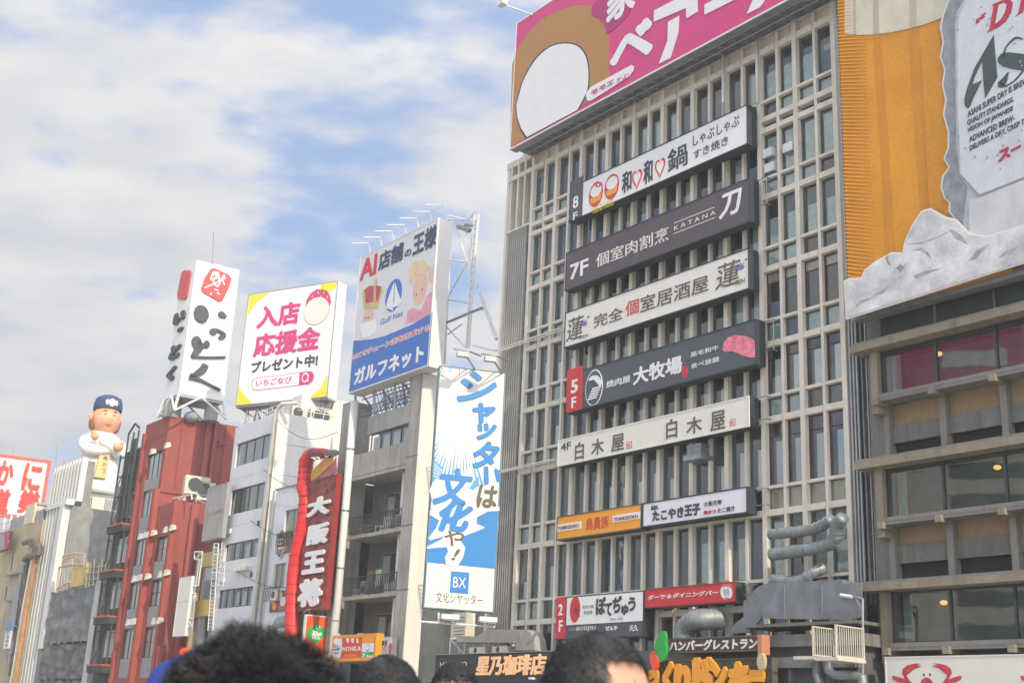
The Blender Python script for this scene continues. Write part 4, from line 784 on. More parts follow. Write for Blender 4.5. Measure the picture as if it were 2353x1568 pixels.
for zi, z in enumerate((13.30, 9.45, 5.65)):
    flo = ('top open balcony', 'middle open balcony', 'lowest open balcony')[zi]
    x = -34.4; n = 0
    while x < -28.9:
        w_ = random.uniform(.45, 1.0); h_ = random.uniform(.7, 1.9); ci = random.randrange(5); knd = random.randrange(4)
        t = thing(NAMES[knd][0], f'{words[ci]} {NAMES[knd][1]} standing on the {flo} of the concrete building, {("far left","left","left of middle","middle","right of middle","right","far right","at the right end","by the right column")[min(n,8)]}', NAMES[knd][1], M.pt(x+w_/2, z, -.9), 'clutter on the open balconies')
        if knd == 2:
            b = MB(); b.tube([M.pt(x, z+1.5, -.5), M.pt(x+w_, z+1.5, -.5)], .02, 4)
            for k in range(3): b.poly(M, [(x+w_*k/3, z+1.5), (x+w_*(k+.8)/3, z+1.5), (x+w_*(k+.7)/3, z+.4+.2*k), (x+w_*(k+.1)/3, z+.5)], -.52, -.48)
            b.obj('hanging_cloth', CLM[ci], t)
        else:
            B('casing', CLM[ci], t, M, (x, x+w_, z, z+h_*.6, -1.3, -.6)); B('lid', CLM[(ci+1) % 5], t, M, (x+.03, x+w_-.03, z+h_*.6, z+h_*.66, -1.28, -.62))
            if knd == 1: c = M.pt(x+w_*.5, z+h_*.3, -.6); MB().tube([c, c+M.N*.03], min(w_, h_*.6)*.38, 12).obj('fan_grille', DMET, t)
            else: B('latch', CLM[(ci+2) % 5], t, M, (x+w_*.3, x+w_*.7, z+h_*.3, z+h_*.38, -.598, -.57))
        x += w_+random.uniform(.05, .5); n += 1
# roof steelwork under the AI billboard
AIO = .6
aix0, aiz0 = M.at('R2', 1340, 1245, AIO); aix1, aiz1 = M.at('R2', 1975, 5, AIO)
AI = board('rooftop_billboard', 'tall rooftop billboard with a red AI heading, crown, royal figures and a blue lower band', 'billboard', M, AIO, aix0, aix1, aiz0, aiz1, mat('pale_grey_print', (.64, .635, .64), .4, var=.03), cab=WMET, th=1.1, rim=.08, rimm=WMET)
pp('blue_band', M, BLUE, AI, 'R2', [(1378,872),(1500,862),(1600,838),(1790,757),(1933,672),(1905,1050),(1347,1236)], AIO, .006)
text(M, 'AI', RED, AI, 'R2', (1420,457), (1550,250), AIO, .04); text(M, '店舗', BLUE if 0 else mat('navy_ink', (.045, .07, .12), .5), AI, 'R2', (1550,388), (1735,170), AIO, .045); text(M, 'の', MATS['navy_ink'], AI, 'R2', (1735,292), (1787,218), AIO, .04); text(M, '王様', MATS['navy_ink'], AI, 'R2', (1790,285), (1968,45), AIO, .045)
oval('logo_disc', M, BLUE, AI, 'R2', (1660,552), 1.0, 1.12, AIO); pp('sail', M, WHITE, AI, 'R2', [(1664,462),(1655,660),(1608,640),(1618,585)], AIO, .008, lift=.016); pp('sail', M, WHITE, AI, 'R2', [(1670,465),(1715,600),(1695,625),(1650,640),(1652,628),(1665,600)], AIO, .008, lift=.016)
text(M, 'Gulf Net', BLUE, AI, 'R2', (1565,762), (1727,655), AIO, .0)
GOLD = mat('gold_print', (.55, .42, .20), .5); PEACH = mat('peach_print', (.68, .47, .38), .5, var=.06); PALEP = mat('pale_pink_print', (.66, .30, .38), .5)
pp('crown_cap', M, mat('crown_red', (.42, .08, .08), .5), AI, 'R2', [(1455,515),(1480,490),(1530,480),(1570,490),(1575,530),(1555,600),(1455,615)], AIO, .006)
for l in ([(1520,478),(1535,478),(1535,600),(1520,605)], [(1450,612),(1560,590),(1558,640),(1452,655)], [(1522,440),(1545,430),(1548,470),(1525,475)], [(1452,500),(1440,540),(1452,612),(1464,610),(1458,545)], [(1575,480),(1588,520),(1560,592),(1550,592),(1568,530)]): pp('crown_trim', M, GOLD, AI, 'R2', l, AIO, .006, lift=.012)
oval('portrait_face', M, PEACH, AI, 'R2', (1482,705), .72, .66, AIO); pp('portrait_beard', M, WHITE, AI, 'R2', [(1425,760),(1470,740),(1530,725),(1540,800),(1500,840),(1440,850)], AIO, .006, lift=.012)
oval('portrait_face', M, PEACH, AI, 'R2', (1848,500), .85, 1.12, AIO); pp('portrait_hair', M, mat('blond_print', (.66, .52, .34), .5, var=.1), AI, 'R2', [(1775,460),(1770,380),(1800,320),(1870,300),(1910,350),(1880,400),(1815,410),(1790,470)], AIO, .006, lift=.012)
pp('portrait_dress', M, PALEP, AI, 'R2', [(1740,752),(1760,660),(1800,640),(1850,660),(1890,560),(1935,520),(1930,668),(1820,735)], AIO, .006)
for c in ((1470,712), (1488,708), (1822,548), (1862,512)): oval('eye_dot', M, mat('dark_red_ink', (.25, .04, .04), .5), AI, 'R2', c, .05, .09, AIO, lift=.02, n=10)
for l in ([(1795,560),(1800,540),(1812,530),(1808,548)], [(1870,470),(1890,462),(1900,475),(1885,472)]): pp('brow', M, GOLD, AI, 'R2', l, AIO, .004, lift=.02)
pp('portrait_ear', M, PEACH, AI, 'R2', [(1905,360),(1935,340),(1945,420),(1930,470),(1905,450)], AIO, .006)
text(M, 'DXでチェーン店を改革する', WHITE, AI, 'R2', (1367,1014), (1918,748), AIO, .10, lift=.010, ext=.004); text(M, 'DXでチェーン店を改革する', REDL, AI, 'R2', (1371,1010), (1914,752), AIO, .02, lift=.018, ext=.006)
text(M, 'ガルフネット', WHITE, AI, 'R2', (1380,1190), (1878,888), AIO, .05, lift=.012)
b = MB()
for i in range(7):
    x = aix0+.6+i*1.5; b.tube([M.pt(x, aiz1, AIO-.5), M.pt(x, aiz1+.9, AIO-.2), M.pt(x-.5, aiz1+.75, AIO+.8)], .035, 4)
b.tube([M.pt(aix0+.6, aiz1+.85, AIO-.2), M.pt(aix1-.2, aiz1+.85, AIO-.2)], .03, 4); b.obj('top_brackets', WMET, AI)
b = MB()
for x in (-35.4, -33, -30.5, -28.6):
    b.tube([M.pt(x, 20.9, -.3), M.pt(x, 23.2, -.1)], .09, 5); b.tube([M.pt(x, 20.9, -3), M.pt(x, 23.4, -.2)], .07, 5); b.tube([M.pt(x, 20.9, -3), M.pt(x, 30, -.6)], .09, 5)
for z in (21.5, 22.1, 22.7):
    b.tube([M.pt(-35.6, z, -.8), M.pt(-28.4, z, -.8)], .05, 4); b.tube([M.pt(-34.2, z+.15, -1.6), M.pt(-28.4, z+.15, -1.6)], .05, 4)
for i in range(14): x = -34.2+i*.45; b.tube([M.pt(x, 21.5, -.8), M.pt(x+.3, 22.9, -1.6)], .035, 4); b.tube([M.pt(x+.3, 21.4, -1.2), M.pt(x+.3, 22.9, -.5)], .03, 4)
b.obj('support_steel', METAL, AI, kind='stuff')
tw = thing('steel_tower', 'white lattice ladder tower behind the rooftop AI billboard', 'tower', M.pt(-25, 20, -2.5)); TO = -2.0
segs('mast', M, TO, 'T5', [((110,185),(55,1380)), ((150,200),(95,1380)), ((345,120),(275,1250)), ((375,145),(330,700),(295,1250)), ((350,120),(300,480))], .075, WMET, tw)
segs('ladder_rung', M, TO, 'T5', [((118-i*5.2+3, 190+i*100),(150-i*4.8, 193+i*100)) for i in range(12)]+[((340-i*3.6, 200+i*62),(366-i*4.2, 204+i*62)) for i in range(17)], .03, METAL, tw)
segs('brace', M, TO, 'T5', [((190,250),(285,540)), ((285,540),(130,820)), ((130,520),(285,540)), ((120,850),(310,880)), ((120,1140),(240,1050)), ((100,1060),(260,1240)), ((275,290),(300,520)), ((330,1230),(520,1275)), ((120,150),(330,205)), ((110,185),(320,190)), ((230,200),(310,170),(345,120)), ((190,240),(300,280)), ((370,720),(360,760))], .05, WMET, tw)
segs('dark_brace', M, TO, 'T5', [((55,1065),(400,920))], .09, METAL, tw); segs('stay', M, -3.2, 'T5', [((390,790),(430,910),(525,1180)), ((430,910),(400,925))], .12, WMET, tw)
segs('platform', M, TO, 'T5', [((200,235),(310,275)), ((205,250),(300,285)), ((265,230),(340,240))], .12, METAL, tw)
# halal hanging sign, curry house sign, tea sign
hf, hL, hz = level_frame(M, 'T6', (930, 853), (1172, 878), 1.6); hz0 = hf.at('T6', 905, 1150)[1]
HA = board('hanging_sign', 'red hanging sign with a green halal lozenge on the concrete column', 'sign', hf, 0, 0, hL, hz0-1.5, hz, mat('orange_red_sign', (.75, .11, .03), .4), cab=WMET, th=.25, rim=.07, rimm=WMET)
GRN = mat('halal_green', (.03, .38, .08), .4)
pp('green_lozenge', hf, GRN, HA, 'T6', [(1048,930),(1066,965),(1100,985),(1130,1010),(1142,1048),(1120,1080),(1090,1110),(1050,1140),(1030,1178),(1005,1140),(970,1110),(940,1080),(933,1045),(955,1005),(1000,975),(1030,960)], 0, .01)
pp('crescent', hf, WHITE, HA, 'T6', [(1048,965),(1036,972),(1029,990),(1034,1006),(1050,1014),(1066,1006),(1054,1006),(1043,996),(1042,980)], 0, .01, lift=.018); pp('star', hf, WHITE, HA, 'T6', [(1068,972),(1072,980),(1084,982),(1074,988),(1074,998),(1066,990),(1056,992),(1062,983)], 0, .01, lift=.018)
stroke('lettering', hf, WHITE, HA, 'T6', [[(1082,1046,.03),(1066,1056,.05),(1050,1052,.03)], [(1070,1070,.04),(1088,1066,.04),(1080,1044,.04)], [(1068,1072,.04),(1045,1070,.04),(1036,1030,.05)], [(1040,1070,.04),(1022,1074,.04),(1016,1030,.05)], [(1024,1074,.04),(1006,1068,.05),(990,1052,.04)], [(1012,1060,.04),(1004,1022,.05)]], 0, lift=.018, ws=1.1)
text(hf, 'HALAL', WHITE, HA, 'T6', (990, 1110), (1082, 1087), 0, .03, lift=.018); segs('hanger', hf, .05, 'T6', [((900,840),(960,800),(1190,815)), ((965,800),(965,850)), ((1150,815),(1150,870))], .02, METAL, HA)
mo = .9
MI = boardpx('curry_sign', 'red curry restaurant sign with an orange, white and green flag panel', 'sign', M, mo, 'T6', (1187, 1345), (1668, 1048), mat('curry_red', (.70, .07, .03), .4), cab=ORANGE, th=.5, rim=.18, rimm=mat('border_orange', (.80, .30, .03), .4))  # plain orange border
for l, mm in (([(1520,1085),(1640,1080),(1635,1150),(1515,1155)], ORANGE), ([(1515,1156),(1637,1151),(1632,1242),(1510,1246)], WHITE), ([(1510,1247),(1632,1243),(1627,1325),(1505,1330)], GRN)): pp('flag_band', M, mm, MI, 'T6', l, mo, .012)
oval('wheel', M, BLUE, MI, 'T6', (1574, 1200), .20, .20, mo, lift=.02); oval('wheel_inner', M, WHITE, MI, 'T6', (1574, 1200), .15, .15, mo, lift=.033)
oval('white_badge', M, WHITE, MI, 'T6', (1255, 1200), .56, .86, mo); stroke('lettering', M, INK, MI, 'T6', [[(1285,1200,.03),(1270,1215,.04),(1250,1225,.03)], [(1262,1170,.03),(1255,1222,.03)], [(1240,1165,.03),(1240,1225,.03),(1215,1215,.03)], [(1222,1160,.03),(1225,1205,.03)]], mo, lift=.018)
text(M, 'HALAL', INK, MI, 'T6', (1220, 1262), (1275, 1245), mo, lift=.018)
text(M, 'MITHILA', WHITE, MI, 'T6', (1305, 1238), (1500, 1183), mo, .02); text(M, 'INDIAN RESTAURANT', ORANGE, MI, 'T6', (1325, 1298), (1460, 1268), mo, .01); text(M, '2F', WHITE, MI, 'T6', (1512, 1300), (1552, 1258), mo, .03, shear=.15, lift=.02); text(M, '45seats', WHITE, MI, 'T6', (1556, 1305), (1627, 1270), mo, .02, shear=.15, lift=.02)
for k, x in enumerate((1365, 1415, 1462)): pp('icon', M, WHITE, MI, 'T6', [(x-14,1130),(x-18,1110),(x,1096),(x+16,1108),(x+8,1126),(x+6,1150),(x-6,1152)] if k < 2 else [(x-8,1150),(x-4,1098),(x+4,1096),(x+12,1150)], mo, .012)
TE = boardpx('tea_sign', 'pale tea shop sign with grey letters and a small red cup beside the curry sign', 'sign', M, .5, 'T6', (1672, 1400), (1836, 1080), mat('pale_blue_white', (.62, .65, .68), .4), cab=METAL, th=.3, rim=.04)
text(M, '鼎茶', INK, TE, 'T6', (1715, 1180), (1778, 1120), .5, .02); text(M, 'DING', GREYP, TE, 'T6', (1674, 1252), (1782, 1172), .5, .01); text(M, 'TEA', GREYP, TE, 'T6', (1752, 1310), (1830, 1268), .5, .0); oval('red_cup', M, REDL, TE, 'T6', (1803, 1210), .16, .34, .5)
# ================================================================ white office building + its neighbour
WB = thing('white_office', 'white office building with four ribbon windows and a cream sunlit side wall', 'building', M.pt(-49, 0, -6))
ops = [(-52.95, -47.25, 20.27, 22.13), (-52.95, -47.3, 16.54, 18.46), (-53.0, -47.35, 13.0, 14.33), (-53.1, -47.4, 9.52, 10.9), (-53.1, -47.4, 5.5, 7.0)]
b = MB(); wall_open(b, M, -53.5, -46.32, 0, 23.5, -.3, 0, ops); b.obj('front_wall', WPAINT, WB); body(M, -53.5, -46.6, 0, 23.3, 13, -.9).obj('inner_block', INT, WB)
wsd = M.side(-46.32, 0); B('side_wall', CSUNLIT, WB, wsd, (.02, 13.5, 0, 23.5, -.3, 0)); B('roof', WPAINT, WB, M, (-53.5, -46.9, 23.3, 23.48, -4, -.31))
CURT = mat('grey_green_curtain', (.24, .25, .22), .8, var=.25, scale=3)
for k, o_ in enumerate(ops):
    n = 4 if k < 3 else 5; wo = window(M, o_[0], o_[1], o_[2], o_[3], -.2, WB, n, DMET, GLS, (lambda j, k=k: (CURT, 0, 1, .05 if j % 2 else 0, 1 if (j+k) % 3 else .8)) if k < 2 else (lambda j: (CURT, 0, 1, .1, .6) if j in (0, 1) else (BL4, .1, .8, .3, .8)), t=.06)
MB().tube([M.pt(-46.42, 0, .16), M.pt(-46.42, 23.7, .16), M.pt(-45.9, 24.1, .0), M.pt(-44.5, 24.0, -.4)], .15, 8).obj('corner_pipe', mat('cream_pipe', (.66, .62, .52), .5), WB, smooth=True); MB().tube([M.pt(-46.8, 0, .1), M.pt(-46.8, 23.4, .1)], .06, 6).obj('thin_pipe', METAL, WB)
for zz, x_ in ((15.2, -47.6), (15.1, -52.7), (11.45, -52.9), (11.55, -47.9)): B('vent_cap', INKB if x_ > -48 else WMET, WB, M, (x_, x_+.16 if x_ > -48 else x_+.6, zz, zz+.35, .005, .15))
for i in range(4): B('vent_hood', mat('cream_pipe', (.66, .62, .52)), WB, M, (-50.3+i*.62, -49.85+i*.62, 12.05+.0*i, 12.3, .005, .45))
for z in (19.6, 15.9, 12.6): B('wall_seam', GREYP, WB, M, (-53.4, -46.9, z-.3, z-.28, -.0, .006))
gx = [wsd.at('W0', x, 300)[0] for x in (1000, 1180)]
ROOFK = [('rooftop_air_conditioner', 'grey rooftop unit by the corner of the white office, left one', 690, 20), ('rooftop_air_conditioner', 'grey rooftop unit with a fan grille on the white office, middle one', 900, 40), ('rooftop_air_conditioner', 'grey rooftop unit with louvers on the white office, right one', 1000, 50)]
for nme, lb, px, py in ROOFK:
    x, z = wsd.at('W0', px, 60, -.5); ac(lb, wsd, x+1.6, 23.5, -1.6, 1.2, .95, .8, .2, 'units on the white office roof')
rl2 = thing('roof_railing', 'tangled white pipes and railings along the roof of the white office', 'railing', M.pt(-50, 23.5, -.5)); b = MB()
for i in range(9): b.tube([M.pt(-53.3+i*.85, 23.5, -.4), M.pt(-53.3+i*.85, 24.35, -.4)], .03, 4)
for z in (24.0, 24.35): b.tube([M.pt(-53.3, z, -.4), M.pt(-46.5, z, -.4)], .03, 4)
for i in range(12): b.tube([wsd.pt(2+i*.8, 23.5, -.6), wsd.pt(2.2+i*.8, 24.5, -.6)], .03, 4)
for z in (24.1, 24.5): b.tube([wsd.pt(1.6, z, -.6), wsd.pt(12, z, -.6)], .04, 4)
b.tube([M.pt(-53, 23.9, -1.2), M.pt(-48, 24.6, -1.6), M.pt(-46.2, 24.2, -.8)], .07, 5); b.obj('rails', WMET, rl2)
WS = thing('corrugated_shed', 'small white corrugated rooftop shed at the right end of the white office roof', 'shed', wsd.pt(11.5, 23.5, -1.5)); 
for i in range(8): B('corrugated_sheet', WMET, WS, wsd, (9.8+i*.3, 10.05+i*.3, 23.5, 25.6, -1.2, -1.12))
B('shed_core', WMET, WS, wsd, (9.8, 12.2, 23.5, 25.5, -2.2, -1.21))
# neighbour (white, narrow, with posters)
NB = thing('narrow_white_building', 'narrow lower white building with barred windows and food posters behind the red dragon sign', 'building', M.pt(-41, 0, -4))
ops = [(-43.6, -41.5, 14.2, 15.9), (-44.45, -42.7, 10.5, 12.2), (-44.6, -42.9, 6.3, 8.0)]
b = MB(); wall_open(b, M, -45.25, -36.9, 0, 17.55, -.25, .02, ops); b.obj('front_wall', WPAINT, NB); body(M, -45.2, -37.2, 0, 17.3, 9, -1.0).obj('inner_block', INT, NB); B('side_strip', CSUNLIT, NB, M.side(-46.2, -.35, 63), (0.02, .9, 0, 17.4, -.2, .1))
for o_ in ops:
    window(M, *o_[:2], o_[2], o_[3], -.18, NB, 2, METAL, GLS, lambda j: (mat('ochre_curtain', (.32, .28, .14), .8, var=.3, scale=3), 0, 1, 0, 1)); B('bar_rail', DMET, NB, M, (o_[0]-.3, o_[1]+.2, o_[2]+.0, o_[2]+.05, .3, .36), *[(o_[0]-.3+j*.25, o_[0]-.27+j*.25, o_[2]-.9, o_[2], .3, .34) for j in range(9)])
MB().tube([M.pt(-45.3, 0, .2), M.pt(-45.3, 17.5, .2)], .08, 6).obj('drain_pipe', METAL, NB); B('eave', GREYP, NB, M, (-45.35, -36.9, 17.56, 17.64, -.2, .1))
PO = [mat('food_poster_red', (.30, .10, .08), .5, var=.7, scale=2.2), mat('food_poster_brown', (.24, .15, .10), .5, var=.6, scale=2.5)]
p1 = boardpx('food_poster', 'square food poster with a round white emblem under the barred window', 'poster', M, .12, 'T6', (612, 228), (790, 0), PO[1], th=.06, rim=.03)
oval('emblem', M, WHITE, p1, 'T6', (668, 118), .62, 1.05, .12); oval('emblem_inner', M, PO[1], p1, 'T6', (668, 118), .54, .95, .12, lift=.02)
for y in (75, 120, 165): pp('emblem_stroke', M, WHITE, p1, 'T6', [(645,y),(695,y-14),(695,y+4),(645,y+18)], .12, .01, lift=.035)
p2 = boardpx('food_poster', 'red and cream food photo poster lower down beside the dragon sign', 'poster', M, .12, 'T6', (548, 832), (735, 605), PO[0], th=.06, rim=.03)
for c, r_ in (((590,700), .35), ((650,660), .45), ((690,720), .4), ((600,770), .3)): oval('dish', M, CREAM if r_ > .36 else ORANGE, p2, 'T6', c, r_, r_*.8, .12)
cy_ = M.w('T6', 680, 985, .7); sg = thing('wall_awning', 'small grey rounded awning above the heads beside the red dragon sign', 'awning', cy_); f = Frame(cy_, M.D); MB().ell(cy_, 1.0, .6, .75, 12, 6, M.D, M.N, Vector((0,0,1)), fn=lambda q: 1 if q.z > 0 else .05).obj('awning_shell', GREYP, sg, smooth=True); B('awning_rim', METAL, sg, f, (-.95, .95, cy_.z-.08, cy_.z, -.1, .55))
# dragon sign
DS = thing('dragon_sign', 'tall red dragon-bodied Chinese restaurant sign with big white characters', 'sign', M.pt(-40, 5, 1.2)); DO = 1.2
dx, dz = M.at('W0', 1000, 790, DO); ex, ez = M.at('T6', 1125, 800, DO)
rx0, _ = M.at('T6', 880, 700, DO); rx1 = M.at('W0', 1290, 700, DO)[0]
MOT = mat('mottled_dark_board', (.24, .06, .045), .5, var=.7, scale=1.8, fine=.3)
x0 = M.at('W0', 1005, 700, DO)[0]; x1 = M.at('W0', 1285, 700, DO)[0]; z1 = M.at('W0', 1290, 700, DO)[1]; z0 = M.at('T6', 1100, 800, DO)[1]
B('dark_board', MOT, DS, M, (x0-.2, x1, z0, M.at('W0', 1010, 795, DO)[1], DO-.35, DO)); B('board_edge', mat('dull_red_rim', (.30, .03, .03), .5), DS, M, (x1, x1+.08, z0, z1, DO-.36, DO+.02))
sp = [M.w('W0', 1140, 490, DO), M.w('W0', 1050, 480, DO), M.w('W0', 985, 505, DO), M.w('W0', 945, 570, DO), M.w('W0', 935, 700, DO), M.w('W0', 925, 860, DO), M.w('W0', 945, 960, DO), M.w('W0', 935, 1150, DO), M.w('W0', 905, 1350, DO), M.w('T6', 830, 250, DO), M.w('T6', 808, 450, DO), M.w('T6', 795, 650, DO), M.w('T6', 790, 850, DO), M.w('T6', 785, 1100, DO), M.w('T6', 782, 1300, DO)]
MB().tube(sp, [.30,.40,.48,.50,.48,.54,.46,.49,.52,.48,.51,.48,.51,.48,.48], 10).obj('dragon_body', REDB, DS, smooth=True)
sp2 = [p + M.D*-.12 for p in sp[3:]]
for a, c in zip(sp[3:], sp[4:]):
    for u in (0, .5): q = a.lerp(c, u); MB().tube([q-Vector((0,0,.02)), q+Vector((0,0,.02))], .52, 10).obj('joint_ring', mat('dull_red_rim', (.30, .03, .03)), DS)
MB().tube([M.w('W0', 1020, 490, DO+.1), M.w('W0', 1130, 480, DO+.2), M.w('W0', 1230, 490, DO+.2), M.w('W0', 1300, 470, DO)], [.42,.35,.28,.12], 10).obj('dragon_snout', mat('dark_red_scales', (.25, .03, .04), .5, var=.4, scale=6), DS, smooth=True)
for k in range(26):
    u = k/26*(len(sp)-4); i_ = int(u); q = sp[3+i_].lerp(sp[4+i_], u-i_); MB().quadbox([q+M.D*-.50+M.N*.05+Vector((0,0,.16)), q+M.D*-.50+M.N*.05-Vector((0,0,.16)), q+M.D*-.30+M.N*.3-Vector((0,0,.22)), q+M.D*-.30+M.N*.3+Vector((0,0,.22)), q+M.D*-.66+Vector((0,0,.05)), q+M.D*-.66-Vector((0,0,.05)), q+M.D*-.45-Vector((0,0,.1)), q+M.D*-.45+Vector((0,0,.1))]).obj('back_scale', REDB, DS)
pp('jade_fin', M, mat('jade', (.06, .16, .12), .5), DS, 'W0', [(1160,470),(1200,455),(1215,480),(1270,440),(1310,455),(1300,500),(1220,505),(1170,500)], DO+.5, .1)
pp('fang_row', M, WHITE, DS, 'W0', [(1000,525),(1040,520),(1050,545),(1065,515),(1090,520),(1110,552),(1135,535),(1120,548),(1100,556),(1070,530),(1050,556),(1020,540)], DO+.5, .05); pp('fang_row', M, WHITE, DS, 'W0', [(1155,495),(1175,520),(1200,500),(1190,525),(1165,528)], DO+.5, .05)
pp('orange_wing', M, mat('ochre_orange', (.55, .27, .04), .5, var=.15), DS, 'W0', [(1010,700),(1070,620),(1180,520),(1265,505),(1240,590),(1140,690),(1060,760),(1010,790)], DO+.2, .06); pp('pink_cheek', M, mat('rose_mottle', (.42, .12, .16), .5, var=.4, scale=4), DS, 'W0', [(1060,765),(1140,695),(1240,600),(1285,520),(1290,700),(1180,730)], DO+.15, .05)
HALO = mat('halo_maroon', (.34, .04, .035), .5)
for s_, p, q, reg in (('大', (965,1200), (1240,930), 'W0'), ('阪', (965,1510), (1218,1235), 'W0'), ('王', (900,452), (1145,178), 'T6'), ('将', (852,790), (1128,465), 'T6')):
    text(M, s_, HALO, DS, reg, (p[0]-14, p[1]+12), (q[0]+14, q[1]-12), DO, .13, ext=.04, shear=.05); text(M, s_, WHITE, DS, reg, p, q, DO, .07, ext=.12, shear=.05, lift=.05)
B('sign_back', DMET, DS, M, (x0-.3, x0+1.6, 4.0, z0, DO-.5, DO-.2))
# ================================================================ strawberry recruitment billboard
IF, iL, iz = level_frame(M, 'R2', (640, 545), (1270, 450), -1.0); iz0 = IF.at('R2', 548, 1330)[1]
IB = board('rooftop_billboard', 'square white rooftop billboard with magenta characters and yellow corners', 'billboard', IF, 0, 0, iL, iz0, iz, WHITE, cab=WMET, th=1.2, rim=.07, rimm=GREYP)
for l in ([(648,552),(790,533),(690,610),(634,700)], [(1145,520),(1150,475),(1262,458),(1255,500),(1160,560)], [(568,1175),(552,1322),(668,1312),(600,1240)], [(1195,1108),(1186,1262),(1048,1282),(1145,1210)]): pp('yellow_corner', IF, YEL, IB, 'R2', l, 0)
text(IF, '入店', PINK, IB, 'R2', (692,792), (1010,588), 0, .045); text(IF, '応援金', PINK, IB, 'R2', (668,992), (1152,764), 0, .045); text(IF, 'プレゼント中!', INK, IB, 'R2', (655,1104), (1132,963), 0, .045)
for m2, g, lf_ in ((PINK, 4, .004), (WHITE, 0, .016)): pp('search_pill', IF, m2, IB, 'R2', [(665-g,1190),(670-g,1155-g),(690,1138-g),(1000,1098-g),(1070,1088-g),(1090,1092-g),(1098+g,1115),(1085+g,1160),(1065,1176+g),(1000,1182+g),(700,1218+g),(672-g,1212+g)], 0, .008, lift=lf_)
pp('search_button', IF, PINK, IB, 'R2', [(1000,1096),(1068,1088),(1090,1094),(1099,1118),(1086,1158),(1064,1174),(995,1182)], 0, .008, lift=.028)
oval('magnifier', IF, WHITE, IB, 'R2', (1040,1130), .33, .40, 0, lift=.04); oval('magnifier_hole', IF, PINK, IB, 'R2', (1040,1130), .22, .28, 0, lift=.054); pp('magnifier_handle', IF, WHITE, IB, 'R2', [(1048,1142),(1056,1138),(1066,1160),(1058,1162)], 0, lift=.04)
text(IF, 'いちごなび', PINK, IB, 'R2', (692,1194), (948,1120), 0, .01, lift=.03)
pp('pink_dome', IF, PINK, IB, 'R2', [(1038,636),(1048,585),(1075,540),(1115,512),(1160,508),(1195,525),(1215,560),(1220,600),(1200,660),(1150,640)], 0); oval('round_outline', IF, GREYP, IB, 'R2', (1118,664), 1.28, 1.18, 0, lift=.012, ext=.004); oval('cream_round', IF, CREAM, IB, 'R2', (1118,662), 1.25, 1.15, 0, lift=.018, ext=.006)
for c in ((1090,560), (1130,535), (1170,535), (1100,580), (1150,565), (1195,565), (1180,590), (1130,585)): oval('seed', IF, CREAM, IB, 'R2', c, .05, .10, 0, lift=.016, n=8)
b = MB()
for x in (.8, iL*.35, iL*.65, iL-.8):
    b.tube([IF.pt(x, 23.6, -.6), IF.pt(x, iz0+.5, -.6)], .14, 5); b.tube([IF.pt(x, 23.6, -4), IF.pt(x, iz0+.6, -1.1)], .1, 5)
for i in range(6): b.tube([IF.pt(iL*i/6, iz0-.1, -.9), IF.pt(iL*(i+1)/6, iz0-1.2, -2.4)], .07, 4); b.tube([IF.pt(iL*i/6, iz0-1.2, -2.4), IF.pt(iL*(i+1)/6, iz0-.1, -.9)], .07, 4)
b.obj('support_steel', METAL, IB); B('underside', METAL, IB, IF, (0, iL, iz0-.14, iz0-.01, -1.2, -.05))
# penthouse behind
ph = thing('roof_penthouse', 'small cream penthouse under the strawberry billboard', 'penthouse', M.pt(-52, 23.5, -4)); body(M, -55.5, -49.5, 20, 26.2, 4, -3.4).obj('block', CSUNLIT, ph); B('dark_door', GREYP, ph, M, (-54.8, -54.0, 24, 25.6, -3.39, -3.36))
# ================================================================ narrow yellow-panelled building, ladder, blank signs
YB = thing('yellow_panel_building', 'narrow building with mustard panels between tall grey windows behind the white ladder', 'building', M.pt(-55, 0, -4))
YP = mat('mustard_panel', (.52, .38, .13), .7, var=.12, fine=.08)
wz = [(4.2, 7.3), (8.3, 11.1)]
zz = [M.at('W1', 690, y)[1] for y in (1010, 1110, 1345, 1460)]
B('panel', YP, YB, M, (-56.9, -53.55, zz[1], zz[0], -.3, -.05)); B('panel', YP, YB, M, (-57.4, -53.55, zz[3], zz[2], -.3, -.05)); window(M, -56.9, -53.6, zz[2], zz[1], -.25, YB, 2, METAL, GLS, lambda j: (BL3, 0, 1, .2, .9)); window(M, -57.3, -53.6, zz[3]-3.2, zz[3], -.25, YB, 2, METAL, GLS, lambda j: (BL1, 0, 1, .4, .9)); B('panel', YP, YB, M, (-57.4, -53.55, 0, zz[3]-3.2, -.3, -.05))
body(M, -57.6, -53.6, 0, 15.0, 8, -.9).obj('inner_block', INT, YB); B('corner_post', mat('ochre_post', (.42, .32, .18), .8), YB, M, (-57.75, -57.42, 0, 14.2, -.3, .05))
gx0, gz0 = M.at('W1', 650, 935, .8); gx1, gz1 = M.at('W1', 840, 512, .8)
GP = board('faded_sign', 'large faded grey rooftop sign with ghosted lettering beside the red wall', 'sign', M, .8, gx0, gx1-.1, gz0, gz1, mat('faded_grey', (.36, .34, .32), .8, var=.1, streak=.3, fine=.06), cab=GREYP, th=.35, rim=.05)
text(M, '二十四軒', mat('ghost_letters', (.27, .255, .24), .8), GP, 'W1', (688, 757), (800, 700), .8, .01)
ld = thing('ladder', 'long white caged ladder down the front of the white office', 'ladder', M.w('W1', 780, 1500, .9)); a0 = [M.w('W1', 740, 950, .9), M.w('W1', 695, 1568, .9), M.w('W1', 770, 950, .9), M.w('W1', 728, 1568, .9)]
b = MB(); b.tube(a0[:2], .05, 5); b.tube(a0[2:], .05, 5); nb = 24
for i in range(nb): t = i/nb; b.tube([a0[0].lerp(a0[1], t), a0[2].lerp(a0[3], t)], .03, 4)
b.obj('rungs', WMET, ld); b = MB()
